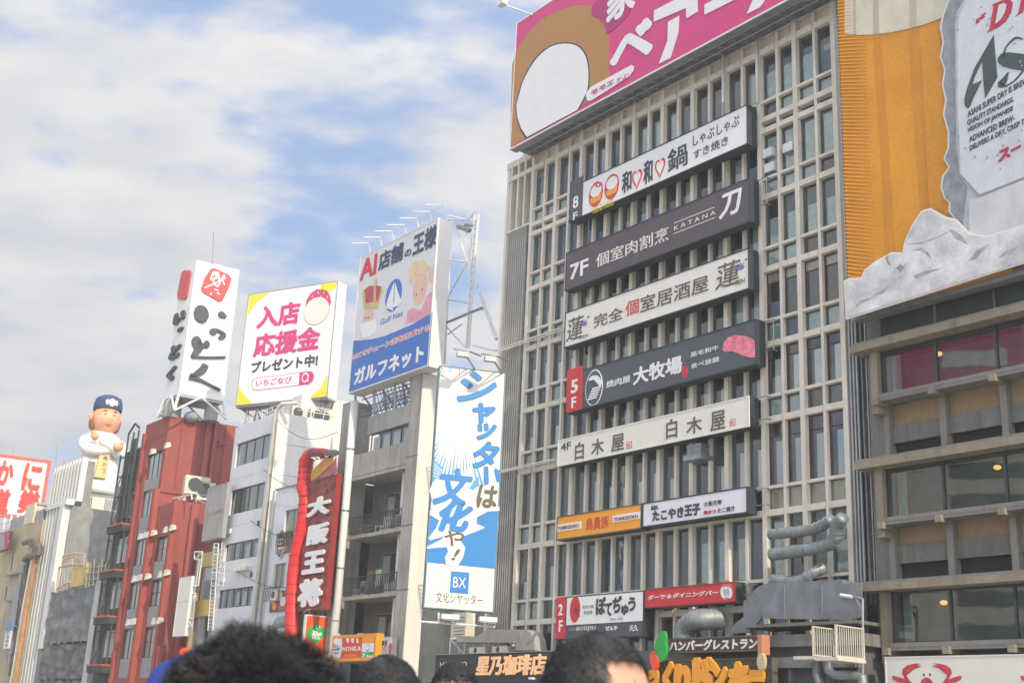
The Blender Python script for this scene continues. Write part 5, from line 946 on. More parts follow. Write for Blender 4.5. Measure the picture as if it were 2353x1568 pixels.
for l in (((795,940),(765,1250)), ((827,985),(800,1250))): b.tube([M.w('W1', *p, 1.5) for p in l], .035, 4)
for i in range(7): b.tube([M.w('W1', 740-3.4*i, 985+43*i, .9), M.w('W1', 790-4*i, 990+43*i, 1.5), M.w('W1', 826-4*i, 990+43*i, 1.5)], .03, 4)
b.obj('safety_cage', WMET, ld)
wb = boardpx('blank_sign', 'tall blank white sign hanging in front of the red building', 'sign', M, 1.0, 'W1', (443, 1610), (582, 1178), CREAM, cab=WMET, th=.4, rim=.02, rimm=CREAM); x0, z0 = M.at('W1', 475, 1370, 1.0); B('seam', GREYP, wb, M, (x0-.2, x0+2.1, z0, z0+.03, 1.0, 1.01))
tr = thing('truss_post', 'white truss bracket post between the blank sign and the mustard panels', 'post', M.w('W1', 620, 1400, .8)); segs('truss', M, .8, 'W1', [((600,1008),(655,1008),(650,1068),(598,1060),(600,1008)), ((600,1060),(655,1012)), ((650,1068),(625,1250)), ((635,1068),(610,1250)), ((575,1250),(620,1250)), ((575,1305),(610,1305)), ((585,1310),(560,1480)), ((548,1480),(590,1480),(585,1540),(545,1540),(548,1480)), ((548,1482),(585,1540)), ((605,1310),(585,1560))], .055, WMET, tr)
# ================================================================ red building
RD = thing('red_building', 'narrow brick-red building with white floodlights, stepped in two tiers', 'building', M.pt(-69, 0, -5))
body(M, -71.6, -67.9, 0, 26.0, 9, -.8).obj('inner_block', INT, RD)
ops1 = [(-71.5, -68.0, z0, z1) for z0, z1 in ((21.64, 23.95), (18.26, 20.62), (14.03, 16.35), (10.33, 12.6), (6.2, 8.7))]
ops2 = [(-66.75, -63.45, z0, z1) for z0, z1 in ((14.05, 16.1), (10.33, 12.57), (6.2, 8.7))]
pan1 = [(-71.5, -68.0, z0, z1) for z0, z1 in ((20.62, 21.64), (16.35, 18.26), (12.6, 14.03), (8.7, 10.33), (4.6, 6.2))]; pan2 = [(-66.75, -63.45, z0, z1) for z0, z1 in ((12.57, 14.05), (8.7, 10.33), (4.6, 6.2))]
b = MB(); wall_open(b, M, -72.75, -67.4, 0, 26.9, -.35, 0, ops1+pan1); b.obj('front_wall', REDW, RD); b = MB(); wall_open(b, M, -67.4, -62.9, 0, 18.85, -.35, 0, ops2+pan2); b.obj('front_wall', REDW, RD)
for o_ in pan1+pan2: B('grey_spandrel', GREYP, RD, M, (*o_, -.3, -.1))
for o_ in ops1+ops2: window(M, *o_, -.22, RD, 3 if o_[0] < -70 else 3, DMET, GLS, lambda j: (BL1, 0, .9, .2, .6) if j == 1 and random.random() < .8 else (BL2 if random.random() < .3 else BL3, 0, .9, .1, .9), (o_[2]+(o_[3]-o_[2])*.5,) if o_ in ops2 else ())
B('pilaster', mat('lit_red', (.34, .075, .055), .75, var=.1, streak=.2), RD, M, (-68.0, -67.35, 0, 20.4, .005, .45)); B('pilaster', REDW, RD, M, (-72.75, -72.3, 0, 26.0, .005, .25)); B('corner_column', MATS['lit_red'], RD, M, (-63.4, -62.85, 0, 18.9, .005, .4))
uf, uL, uz_ = level_frame(M, 'W1', (425, 42), (885, 118), 0); B('side_wall', REDW, RD, uf, (.02, uL+3, 18.9, 26.9, -.35, 0)); B('roof', REDW, RD, M, (-72.7, -67.9, 26.7, 26.88, -3, -.36))
B('side_rib', REDW, RD, uf, (uL*.55, uL*.63, 18.9, 27.0, .005, .35), (uL*.68, uL*.74, 18.9, 27.0, .005, .3)); B('side_band', REDW, RD, uf, (0, uL*.9, 20.1, 20.3, .005, .12))
segs('wall_pipe', uf, .12, 'W1', [((750,90),(752,200),(780,235),(825,235)), ((745,265),(775,245),(825,245))], .1, REDW, RD)
ls = M.side(-62.88, 0, 63); B('lower_side_wall', REDW, RD, ls, (.02, 9, 0, 18.8, -.35, 0)); MB().tube([ls.pt(1.3, 0, .35), ls.pt(1.3, 18.6, .35)], .32, 8).obj('side_duct', REDW, RD, smooth=True)
body(M, -67.3, -62.95, 17.9, 18.5, 9, -.4).obj('lower_roof', REDW, RD); MB().tube([M.pt(-62.0, 0, .3), M.pt(-62.0, 7, .3)], .3, 8).obj('round_pier', REDW, RD)
FLW = mat('floodlight_white', (.60, .57, .50), .4)
fl = [('W1', 267, 290, 'top of the red building, left of its highest window'), ('W1', 370, 245, 'top of the red building, right of its highest window'),
 ('W1', 182, 895, 'left of the upper row under the tall grey spandrel'), ('W1', 216, 884, 'second of the upper row under the tall grey spandrel'), ('W1', 237, 880, 'third of the upper row under the tall grey spandrel'), ('W1', 272, 868, 'right end of the upper row under the tall grey spandrel'),
 ('W1', 362, 845, 'over the lower tier, left of its top pair'), ('W1', 405, 832, 'over the lower tier, right of its top pair'),
 ('W1', 138, 1195, 'left of the second row on the left bay'), ('W1', 172, 1188, 'second of the second row on the left bay'), ('W1', 192, 1183, 'third of the second row on the left bay'), ('W1', 230, 1178, 'right end of the second row on the left bay'),
 ('W1', 323, 1162, 'lower tier, left of its second pair'), ('W1', 363, 1152, 'lower tier, right of its second pair'),
 ('W1', 94, 1505, 'left of the lowest row on the left bay'), ('W1', 128, 1500, 'middle of the lowest row on the left bay'), ('W1', 148, 1497, 'right of the lowest row on the left bay'), ('W1', 277, 1495, 'lower tier, left of its lowest pair'), ('W1', 314, 1492, 'lower tier, right of its lowest pair')]
for reg, px, py, lb in fl:
    p = M.w(reg, px, py, .8); t = thing('wall_floodlight', 'white floodlight, '+lb, 'floodlight', p, 'white floodlights on the red building'); f = Frame(p-M.N*.35, M.D); z = p.z
    MB().quadbox([f.pt(-.2,z-.30,.12), f.pt(.2,z-.30,.12), f.pt(.24,z+.25,.0), f.pt(-.24,z+.25,.0), f.pt(-.24,z-.1,-.35), f.pt(.24,z-.1,-.35), f.pt(.2,z+.22,-.3), f.pt(-.2,z+.22,-.3)]).obj('lamp_head', FLW, t); B('lamp_arm', METAL, t, f, (-.04, .04, z-.05, z+.05, -.5, -.36))
for i, (px, w_) in enumerate(((612, 1.5), (680, .9))):
    x, z = ls.at('W1', px, 600, -1.0); ac(('square white air conditioner on the lower tier of the red building', 'small grey unit behind the faded sign on the red building')[i], ls, x, 18.85, -1.0, w_+.6, 1.5, .8, .9 if i == 0 else .5)
segt = thing('roof_frame', 'white pipe frame on the roof edge of the lower red tier', 'frame', M.w('W1', 500, 640, -.3)); segs('pipes', M, -.3, 'W1', [((450,665),(450,628),(580,602),(580,640)), ((490,655),(490,618)), ((525,612),(495,650)), ((530,645),(530,610))], .05, WMET, segt)
# tower sign on the roof
TF, tL, tz = level_frame(M, 'R2', (275, 305), (575, 375), .2); tz0 = TF.at('R2', 150, 1240)[1]; tl0, tz1 = M.at('R2', 45, 1295, .2); tl1, _ = M.at('R2', 150, 1240, .2)
IT = thing('tower_sign', 'tall white two-sided rooftop sign tower with a red seal and black brush hiragana', 'sign', TF.pt(0, tz0, 0)); VW = mat('ribbed_white', (.78, .775, .75), .4, var=.03)
wL = abs(tl1-tl0); dback = M.D*-wL
mm = MB(); mm.prism([TF.O, TF.pt(tL, 0, 0), TF.pt(tL, 0, 0)+dback, TF.O+dback], tz0, tz); mm.obj('sign_box', VW, IT)
for i in range(1, 20): B('rib', VW, IT, TF, (tL*i/20-.02, tL*i/20+.02, tz0+.02, tz-.02, 0, .012))
TO2 = .02
pp('seal', TF, REDL, IT, 'R2', [(372,368),(395,362),(500,412),(518,440),(500,500),(455,590),(432,598),(318,532),(303,510),(330,430)], TO2, .12)
stroke('seal_marks', TF, WHITE, IT, 'R2', [[(330,500,.05),(400,470,.05),(480,430,.05)], [(400,385,.12),(375,440,.08),(410,430,.1),(420,390,.12),(440,450,.1),(470,410,.1)], [(385,440,.06),(420,490,.08),(450,440,.06),(470,480,.06)], [(400,510,.05),(430,520,.05)], [(415,535,.05),(440,545,.05)], [(370,540,.09),(380,545,.09)]], TO2+.12)
for c, a_, b_ in (((305,685), 1.5, 1.75), ((272,885), 1.0, 1.25), ((344,897), .55, .75)): oval('lettering', TF, INK, IT, 'R2', c, a_*.44, b_*.46, TO2, .22, rot=.3)
stroke('lettering', TF, INK, IT, 'R2', [[(425,680,.1),(445,688,.38),(480,710,.1)], [(365,800,.15),(390,808,.4),(420,800,.15),(455,820,.18),(460,840,.3),(430,856,.15)], [(285,880,.2),(310,915,.2),(270,950,.35),(235,985,.1)], [(235,985,.14),(350,990,.11),(475,988,.12)], [(335,900,.3),(320,915,.15)], [(335,1040,.35),(310,1080,.42),(225,1130,.18)], [(222,1122,.35),(300,1150,.16),(360,1180,.12),(438,1220,.13)]], TO2, .22, ws=.78)
pp('side_seal', M, REDL, IT, 'R2', [(175,395),(195,378),(232,378),(238,400),(212,560),(195,585),(148,580),(145,540)], .22, .1)
for s_, p, q in (('い', (112,775), (205,645)), ('っ', (142,822), (188,768)), ('と', (80,1022), (175,878)), ('く', (62,1172), (142,1040))): text(M, s_, INK, IT, 'R2', p, q, .22, .09, ext=.15, shear=.15)
b = MB(); c4 = [TF.O, TF.pt(tL,0,0), TF.pt(tL,0,0)+dback, TF.O+dback]; cen = sum(c4, Vector())/4
for i in range(4):
    a, c = c4[i], c4[(i+1) % 4]; up0, up1 = a+Vector((0,0,tz0)), c+Vector((0,0,tz0)); gd0, gd1 = cen+(a-cen)*1.15+Vector((0,0,26.9)), cen+(c-cen)*1.15+Vector((0,0,26.9)); mid = (up0+up1)/2
    b.tube([up0, gd0], .13, 5); b.tube([mid, gd0], .1, 5); b.tube([mid, gd1], .1, 5)
b.obj('legs', WMET, IT); mm = MB(); mm.prism([cen+(p-cen)*.98 for p in c4], tz0-.25, tz0-.02); mm.obj('underframe', METAL, IT)
tk = thing('roof_tank', 'round cream tank and ducts under the white sign tower', 'tank', cen+Vector((0,0,26.9))); MB().ell(cen+Vector((0,0,27.0)), .7, .7, .5).obj('tank_dome', GREYP, tk, smooth=True); mm = MB(); mm.tube([cen+Vector((-1.8,0,26.8)), cen+Vector((-1.8,0,28.3))], .8, 10); mm.obj('vent_drum', GREYP, tk); mm = MB(); mm.tube([cen+Vector((1.6,.3,26.8)), cen+Vector((1.6,.3,28.0))], .6, 10); mm.obj('second_drum', DBG, tk)
at_ = thing('antenna', 'thin lightning rod above the white sign tower', 'antenna', cen+Vector((0,0,tz))); MB().tube([M.w('V', 488, 620, -3), M.w('V', 491, 533, -3)], .05, 4).obj('rod', METAL, at_); MB().tube([M.w('V', 486, 625, -3), M.w('V', 488, 600, -3)], .09, 4).obj('rod_base', METAL, at_)
# ================================================================ dark building with fire escapes
DB = thing('dark_building', 'sooty dark narrow building with white window frames and fire escapes', 'building', M.pt(-75, 0, -4)); SOOT = mat('sooty_wall', (.05, .06, .06), .85, var=.4, scale=.8, streak=.3)
ops = [(-76.3, -73.6, z0, z0+2.3) for z0 in (18.6, 14.6, 10.6, 6.4)]
b = MB(); wall_open(b, M, -77.4, -72.8, 0, 25.0, -.4, -.1, ops); b.obj('front_wall', SOOT, DB); body(M, -77.3, -72.9, 0, 24.8, 6, -.9).obj('inner_block', INT, DB)
for o_ in ops: window(M, *o_, -.2, DB, 3, WMET, GLS, lambda j: (BL1, 0, .7, .2, .8) if j != 1 else None, t=.09)
for z in (17.75, 13.7, 9.7, 5.6): B('red_lip', mat('rust_red_lip', (.45, .09, .05), .6), DB, M, (-76.6, -72.9, z, z+.14, .1, 1.0)); B('shade_slab', SOOT, DB, M, (-76.6, -72.9, z-.55, z-.01, .1, .9))
b = MB()
for x in (-76.9, -75.6, -74.3, -73.1): b.tube([M.pt(x, 5, .5), M.pt(x, 26.4 if x > -76 else 24.6, .5)], .09, 5)
for z in (8.6, 12.6, 16.6, 20.6, 22.5, 24.3): b.tube([M.pt(-76.9, z, .5), M.pt(-73.1, z, .5)], .06, 4); b.tube([M.pt(-76.9, z-3, .5), M.pt(-74.3, z, .5)], .05, 4)
b.tube([M.pt(-75.6, 26.4, .5), M.pt(-74.3, 27.2, .5), M.pt(-73.1, 26.6, .5)], .10, 6)
b.obj('fire_escape', SOOT, DB); B('stair_panel', SOOT, DB, M, (-75.5, -74.3, 18.5, 25.9, .05, .2)); B('white_box', CREAM, DB, M, (-77.9, -77.45, 19.6, 21.8, -.5, .2))
# ================================================================ building with grey rooftop box, tarpaulin and scaffold
GB = thing('tarpaulin_building', 'building wrapped in grey tarpaulin with a tall blue-grey box rising behind', 'building', M.pt(-85, 0, -4))
gf, gL, gz = level_frame(M, 'T4', (560, 905), (920, 950), -2.0); BG = mat('blue_grey_render', (.155, .18, .175), .85, var=.10, scale=.25, fine=.08)
mm = MB(); dd = M.D*-0; mm.prism([gf.O, gf.pt(gL,0,0), gf.pt(gL,0,-8), gf.pt(0,0,-8)], 0, gz); mm.obj('tall_box', BG, GB)
wx = M.pt(-91.7, 0, -.5)
def tarp(name, x0, x1, z0, z1, m_, seed):
    b = MB(); nx, nz = 46, 26; i0 = 0
    for j in range(nz+1):
        for i in range(nx+1):
            u, v = i/nx, j/nz; x = x0+(x1-x0)*u; z = z0+(z1-z0)*v; o = .12*math.sin(u*38+seed)*(.4+.6*v)+.30*mnoise.noise(Vector((u*6, v*5, seed)))+.10*mnoise.noise(Vector((u*20, v*16, seed+3)))
            z += (.25*abs(math.sin(u*19)) if j == 0 else 0) - (.10*abs(math.sin(u*19)) if j == nz else 0); b.v.append(M.pt(x, z, o+.2))
    for j in range(nz):
        for i in range(nx): a = j*(nx+1)+i; b.f.append((a, a+1, a+nx+2, a+nx+1))
    b.obj(name, m_, GB, smooth=True)
TARP = mat('grey_tarpaulin', (.16, .165, .165), .55, var=.2, scale=1.5, bump=.5); TARP2 = mat('darker_tarpaulin', (.11, .115, .11), .55, var=.25, scale=1.5, bump=.5)
tarp('tarpaulin', -91.4, -79.0, 7.7, 12.95, TARP, 1); tarp('tarpaulin', -91.4, -79.0, 4.4, 7.8, TARP2, 5); tarp('tarpaulin', -91.4, -79.0, .5, 4.5, TARP2, 8)
body(M, -91.4, -78.9, 0, 12.6, 8, -.6).obj('wrapped_block', CONC3, GB); B('white_pillar', mat('pale_pillar', (.48, .48, .45), .7, streak=.3), GB, M, (-79.0, -77.7, 0, 13.2, -.3, .35))
PLY = mat('yellow_plywood', (.58, .40, .16), .7, var=.2, scale=1.2, streak=.3)
SCf = thing('scaffold', 'scaffold with yellow plywood hoarding on top of the tarpaulin wrap', 'scaffold', M.pt(-86, 12.9, .4)); zt_ = M.at('U5', 680, 480, .5)[1]
x0 = M.at('U5', 655, 600, .5)[0]; x1 = M.at('U5', 775, 600, .5)[0]; B('plywood', PLY, SCf, M, (x0, x1, 13.0, zt_, .2, .5)); B('dull_mesh', mat('ochre_mesh', (.17, .15, .10), .8, var=.3, scale=2), SCf, M, (x1+.02, -78.3, 13.2, zt_-.3, -.2, .1))
segs('timber_frame', M, .5, 'U5', [((585,400),(685,375),(785,385),(770,480),(665,478),(680,378)), ((585,400),(570,490),(665,475)), ((590,430),(680,410)), ((545,505),(520,740)), ((545,505),(650,490)), ((530,700),(640,640))], .10, mat('raw_timber', (.50, .38, .25), .7), SCf)
b = MB()
for i, px in enumerate((800, 830, 870, 905, 940, 965)): b.tube([M.w('U5', px-15, 690-i*8, .6), M.w('U5', px+(8 if i % 2 else -2), 430 if i % 2 == 0 else 470, .6)], .05, 4)
for y in (510, 560, 620): b.tube([M.w('U5', 785, y, .6), M.w('U5', 965, y-20, .6)], .045, 4)
for px in (575, 600, 625): b.tube([M.w('U5', px-15, 700, .6), M.w('U5', px, 510, .6)], .04, 4)
b.obj('poles', mat('scaffold_pole', (.42, .42, .34), .5, .3), SCf)
# platform rail under the statue
rz = gz; rr = thing('roof_railing', 'white picket railing round the plinth of the chef statue', 'railing', gf.pt(gL/2, rz, -.2)); b = MB(); n = 36
for i in range(n+1): b.box(gf, -1+(gL+1)*i/n-.03, -1+(gL+1)*i/n+.03, rz, rz+1.5, -.3, -.24)
for z in (rz+.15, rz+1.45): b.box(gf, -1, gL, z, z+.07, -.24, -.18)
b.obj('pickets', WMET, rr); B('base_board', mat('cream_pipe', (.66, .62, .52)), rr, gf, (gL*.45, gL*.72, rz, rz+1.45, -.23, -.1)); B('base_slab', METAL, rr, gf, (-3.2, gL*.96, rz-.02, rz+.2, -1.2, -.31))
# ================================================================ chef statue (plain stand-in figure)
base = M.w('T7', 400, 1385, -5.0); sc_ = (M.w('T7', 560, 270, -5.0).z-base.z)/10.0
toC = Vector((-base.x, -base.y, 0)).normalized(); Rr = Vector((-toC.y, toC.x, 0)); Rr = Rr if Rr.dot(M.D) > 0 else -Rr; Zv = Vector((0,0,1))
Fd = (toC*.97+Rr*.25).normalized(); Rd = Vector((-Fd.y, Fd.x, 0)); Rd = Rd if Rd.dot(M.D) > 0 else -Rd
def S_(x, y, z): return base + (Rd*x + Fd*y + Zv*z)*sc_
ST_ = thing('chef_statue', 'giant painted chef statue in a white coat and navy cap with folded arms', 'statue', base); COAT = mat('statue_white_coat', (.76, .74, .70), .45, var=.04); FLESH = mat('statue_flesh', (.70, .36, .20), .5, var=.12, scale=1.2); NAVY = mat('statue_navy', (.035, .06, .14), .5, var=.15)
b = MB(); prof = [(0, 2.15, 1.7), (.5, 2.17, 1.75), (2, 1.95, 1.6), (3.4, 1.8, 1.45), (4.4, 1.85, 1.45), (5.2, 1.95, 1.35), (5.8, 1.85, 1.2), (6.2, 1.4, .95), (6.5, .9, .7)]; nn = 28
for z, a, c in prof:
    for i in range(nn): t = 2*math.pi*i/nn; b.v.append(S_(a*math.cos(t), c*math.sin(t), z))
for j in range(len(prof)-1):
    for i in range(nn): b.f.append((j*nn+i, j*nn+(i+1) % nn, (j+1)*nn+(i+1) % nn, (j+1)*nn+i))
b.f.append(tuple(range(nn))); b.f.append(tuple(range((len(prof)-1)*nn, len(prof)*nn)))
o = b.obj('coat', COAT, ST_, smooth=True); sm = o.modifiers.new('s', 'SUBSURF'); sm.levels = 1; sm.render_levels = 1
def limb(name, pts, r, m_): P = [S_(*p) for p in pts]; o = MB().tube(P, [q*sc_ for q in r], 12).obj(name, m_, ST_, smooth=True); s = o.modifiers.new('s', 'SUBSURF'); s.levels = 2; s.render_levels = 2; return o
limb('arm', [(-1.5,0,5.75), (-1.85,.3,5.0), (-1.75,1.0,4.3), (-1.0,1.6,4.15), (0,1.8,4.35), (.6,1.8,4.55)], [.6,.66,.68,.6,.55,.48], COAT); limb('arm', [(1.5,0,5.75), (1.9,.3,4.9), (1.75,1.0,4.2), (1.1,1.65,4.3), (.2,2.1,4.8), (-.9,1.9,5.25)], [.6,.68,.7,.62,.56,.46], COAT)
limb('hand', [(.5,2.25,4.5), (.9,2.35,4.75), (1.3,2.2,5.0)], [.45,.55,.35], FLESH)
for k in range(4): limb('finger', [(1.0,2.45,4.55+.19*k), (1.35,2.35,4.65+.19*k), (1.55,2.1,4.7+.19*k)], [.13,.13,.1], FLESH)
limb('hand', [(-1.0,2.1,5.25), (-1.3,2.0,5.5), (-1.5,1.8,5.7)], [.38,.45,.3], FLESH)
for k in range(4): limb('finger', [(-1.3,2.3,5.3+.15*k), (-1.6,2.15,5.4+.15*k), (-1.75,1.9,5.45+.15*k)], [.11,.11,.09], FLESH)
def facefn(q):
    k = 1
    nose = math.exp(-((q.x)**2/.012+(q.z+.10)**2/.03)) if q.y > 0 else 0; k += .16*nose
    for s in (-1, 1):
        if q.y > 0: k -= .05*math.exp(-((q.x-s*.35)**2/.02+(q.z-.13)**2/.015)); k += .04*math.exp(-((q.x-s*.40)**2/.06+(q.z+.25)**2/.05))
    return k
b = MB(); b.ell(S_(0,.25,7.75), 1.35*sc_, 1.25*sc_, 1.65*sc_, 40, 30, Rd, Fd, Zv, facefn); b.obj('head', FLESH, ST_, smooth=True)
for s in (-1, 1):
    MB().ell(S_(s*1.42,.0,7.75), .22*sc_, .35*sc_, .5*sc_, 10, 8, Rd, Fd, Zv).obj('ear', FLESH, ST_, smooth=True); MB().ell(S_(s*1.15,-.15,7.4), .40*sc_, .8*sc_, .95*sc_, 12, 8, Rd, Fd, Zv).obj('side_hair', mat('rust_brown_hair', (.38, .13, .04), .8, var=.3, scale=3), ST_, smooth=True)
    MB().ell(S_(s*.47,1.30,8.0), .20*sc_, .10*sc_, .10*sc_, 10, 8, Rd, Fd, Zv).obj('eye', WHITE, ST_, smooth=True); MB().ell(S_(s*.47,1.40,8.0), .08*sc_, .04*sc_, .08*sc_, 8, 6, Rd, Fd, Zv).obj('pupil', INK, ST_, smooth=True)
    limb('eyebrow', [(s*.75,1.24,8.32), (s*.5,1.42,8.40), (s*.25,1.48,8.34)], [.03,.07,.04], mat('rust_brown_hair', (.38, .13, .04)))
limb('mouth', [(-.35,1.38,7.02), (0,1.5,6.98), (.35,1.38,7.02)], [.04,.08,.04], mat('mouth_pink', (.5, .13, .1), .5))
b = MB(); pr = [(8.55, 1.36, 1.28), (8.7, 1.42, 1.34), (9.3, 1.38, 1.30), (9.75, 1.25, 1.18), (9.95, .9, .85), (10.0, .1, .1)]
for z, a, c in pr:
    for i in range(nn): t = 2*math.pi*i/nn; b.v.append(S_(a*math.cos(t), .2+c*math.sin(t), z+.12*math.sin(t)))
for j in range(len(pr)-1):
    for i in range(nn): b.f.append((j*nn+i, j*nn+(i+1) % nn, (j+1)*nn+(i+1) % nn, (j+1)*nn+i))
b.obj('cap', NAVY, ST_, smooth=True)
for k, (xx, rr_) in enumerate(((-.42, .2), (0, .33), (.42, .2))): MB().ell(S_(xx, 1.52-.12*abs(xx)*2, 9.2), rr_*sc_, .08*sc_, (.3 if k != 1 else .42)*sc_, 10, 8, Rd, Fd, Zv).obj('cap_emblem', WHITE, ST_, smooth=True)
sf = Frame(S_(0,1.95,0), Rd); sf.N = Fd.copy(); q = MB(); pl_ = [(-.1,1.55),(1.0,1.55),(1.1,3.95),(.1,4.0)]; i0 = [S_(x-.65,1.9,z) for x, z in pl_]+[S_(x-.65,1.62,z) for x, z in pl_]
q.quadbox(i0); q.obj('wooden_tag', mat('tag_yellow', (.66, .50, .22), .6), ST_)
tagf = Frame(S_(-.55,1.905,0), Rd); tagf.N = Fd.copy(); bz = base.z
text_m(tagf, 'あ\nん\nけ\nい', INKB, ST_, .55*sc_, .85*sc_, bz+2.0*sc_, bz+3.8*sc_, 0, .02) if 0 else None
for k, ch in enumerate('串かつ'): text_m(tagf, ch, INKB, ST_, .38*sc_, .78*sc_, bz+(3.3-.62*k)*sc_, bz+(3.75-.62*k)*sc_, 0, .02)
B('plinth', mat('plinth_grey', (.25, .26, .26), .7), ST_, Frame(base, Rd), (-2.9*sc_, 2.5*sc_, base.z-2.4, base.z-.01, -2*sc_, 1.6*sc_))
segs('lightning_wire', M, -3.5, 'T7', [((285,880),(240,1180),(190,1500))], .06, METAL, ST_)
# ================================================================ striped building
SB = thing('striped_building', 'white building faced with tall vertical fins at the left', 'building', M.pt(-96, 0, -5)); FINW = mat('white_fin', (.66, .65, .61), .6, var=.05, streak=.15); FING = mat('fin_gap_grey', (.24, .24, .22), .8, var=.2, streak=.3)
B('front_core', FING, SB, M, (-97.7, -91.7, 0, 21.7, -6, -.5)); B('upper_core', FING, SB, M, (-101.5, -92.2, 18, 26.6, -2.4, -1.6)); B('parapet', WMET, SB, M, (-97.9, -91.4, 21.71, 22.3, -.6, .2))
for i in range(5): x = -97.5+i*.98; B('fin', FINW, SB, M, (x-.17, x+.17, 0, 21.69, -.5, .1))
B('thick_fin', FINW, SB, M, (-93.2, -92.0, 7.5, 21.69, -.5, .25)); B('lower_pier', FING, SB, M, (-93.2, -92.0, 0, 7.4, -.5, .1))
for i in range(10): x = -101.2+i*.98; B('fin', FINW, SB, M, (x-.2, x+.2, 22.31, 26.9, -1.6, -1.0))
for i, (px, pt_, pb) in enumerate(((450, 395, 545), (110, 420, 480), (510, 530, 560))): t = thing('antenna', ('thin antenna behind the striped building', 'thin antenna above the crab restaurant billboard', 'short rod on the striped building')[i], 'antenna', M.w('T4', px, pb, -3)); MB().tube([M.w('T4', px-4, pb+20, -3), M.w('T4', px+4, pt_, -3)], .06, 4).obj('rod', METAL, t)
# ================================================================ tan building with pipes and the crab restaurant billboard
TB = thing('tan_building', 'stained tan building with rusty pipes at the far left', 'building', M.pt(-106, 0, -5)); TANW = mat('stained_tan_wall', (.44, .36, .235), .85, var=.15, scale=.35, streak=.5, dirt=(.22, .18, .13), fine=.08)
b = MB(); ops = [(-117.5, -114.6, z, z+2.6) for z in (15.0, 10.5, 6)]; wall_open(b, M, -122, -97.8, 0, 20.8, -.5, .3, ops); b.obj('front_wall', TANW, TB); body(M, -122, -98, 0, 20.5, 9, -.9).obj('inner_block', INT, TB)
for o_ in ops: window(M, *o_, 0, TB, 2, METAL, GLS, lambda j: (BL3, 0, .8, .1, .9))
for px, py in ((118, 425), (112, 470), (55, 750)): p = M.at('U5', px, py, .3); B('slot_vent', INK, TB, M, (p[0]-.12, p[0]+.12, p[1]-.8, p[1]+.8, .301, .34))
RUST = mat('rust_brown_pipe', (.36, .20, .09), .7, var=.3, scale=1.5); DKP = mat('dark_pipe', (.07, .07, .065), .7, var=.4)
for k, (l, r_, m_) in enumerate(([((330,420),(240,900),(140,1568)), .30, RUST], [((300,440),(215,900),(110,1568)), .22, mat('cream_pipe', (.66,.62,.52))], [((270,440),(240,560),(190,1000),(100,1500)), .32, DKP], [((215,480),(150,860),(90,1400)), .2, METAL])): segs('pipe', M, .7, 'U5', [l], r_, m_, TB, 8)
pg = thing('duct_cluster', 'cluster of dark rusty bent ducts on the tan wall', 'duct', M.w('U5', 300, 320, .8)); segs('bent_ducts', M, .8, 'U5', [((220,280),(280,265),(320,330),(310,400)), ((240,275),(310,262),(345,320),(335,395)), ((270,262),(330,258),(368,320),(355,395)), ((230,440),(250,410),(350,395))], .30, mat('dusty_brown_duct', (.16, .12, .09), .7, var=.3), pg, 8)
for y in (560, 800, 1050, 1300): B('pipe_clamp', METAL, TB, M, ( *sorted((M.at('U5', 40+0*y, y, .9)[0]+0, M.at('U5', 210-(y-560)*.12, y, .9)[0])), M.at('U5', 150, y, .9)[1], M.at('U5', 150, y, .9)[1]+.12, .3, .9))
vs_ = thing('vertical_sign', 'narrow vertical white sign with a blue top and hiragana at the far left edge', 'sign', M.w('U5', 70, 1250, 1.0)); x0, z0 = M.at('U5', 30, 1252, 1.0); x1, z1 = M.at('U5', 112, 1085, 1.0); z2 = M.at('U5', 100, 990, 1.0)[1]; xa = M.at('U5', 45, 1180, 1.0)[0]
B('white_face', WHITE, vs_, M, (xa-.2, xa+1.7, z0, z1, .9, 1.0)); B('blue_face', mat('faded_blue', (.14, .24, .50), .5, var=.2), vs_, M, (xa-.2, xa+1.7, z1+.01, z2, .9, 1.0)); B('back', METAL, vs_, M, (xa-.25, xa+1.75, z0-.1, z2+4, .7, .89))
for k, ch in enumerate('いろりや'): text_m(M, ch, INK, vs_, xa+.25, xa+1.25, z0+.15+(3-k)*(z1-z0)/4.1, z0+.15+(3-k)*(z1-z0)/4.1+.75*(z1-z0)/4.1, 1.0, .03)
ps = boardpx('round_cornered_sign', 'cut-off grey sign with a red figure at the left edge under the crab restaurant billboard', 'sign', M, 1.5, 'T4', (-60, 1265), (72, 1088), mat('pale_mauve', (.36, .30, .31), .6), th=.5); stroke('red_mark', M, REDL, ps, 'T4', [[(40,1120,.2),(62,1130,.45),(45,1165,.3),(60,1190,.45),(35,1220,.3)]], 1.5, ext=.05)
KF, kL, kz = level_frame(M, 'T4', (0, 475), (410, 530), 0.5); kz0 = KF.at('T4', 330, 1012)[1]
KB = board('crab_restaurant_billboard', 'big white rooftop billboard with a red border and puffy red characters at the left edge', 'billboard', KF, 0, -kL*.75, kL, kz0, kz, WHITE, cab=WMET, th=.7, rim=.42, rimm=mat('border_red', (.55, .10, .07), .5))
for s_, p, q in (('か', (-45,718), (123,540)), ('に', (163,762), (343,563)), ('道', (-90,935), (92,762)), ('樂', (130,955), (325,775))): text(KF, s_, mat('soft_pink_glow', (.74, .42, .36), .5), KB, 'T4', (p[0]-5,p[1]+5), (q[0]+5,q[1]-5), 0, .07, ext=.01, shear=.05); text(KF, s_, mat('poppy_red', (.72, .05, .035), .4), KB, 'T4', p, q, 0, .035, ext=.12, shear=.05, lift=.02)
b = MB()
for i in range(9): b.box(M, -120+i*2.6, -119.8+i*2.6, 20.8, 23.2, -1.2, -1.0)
for z in (21.6, 22.4): b.box(M, -120, -98, z, z+.1, -.99, -.9)
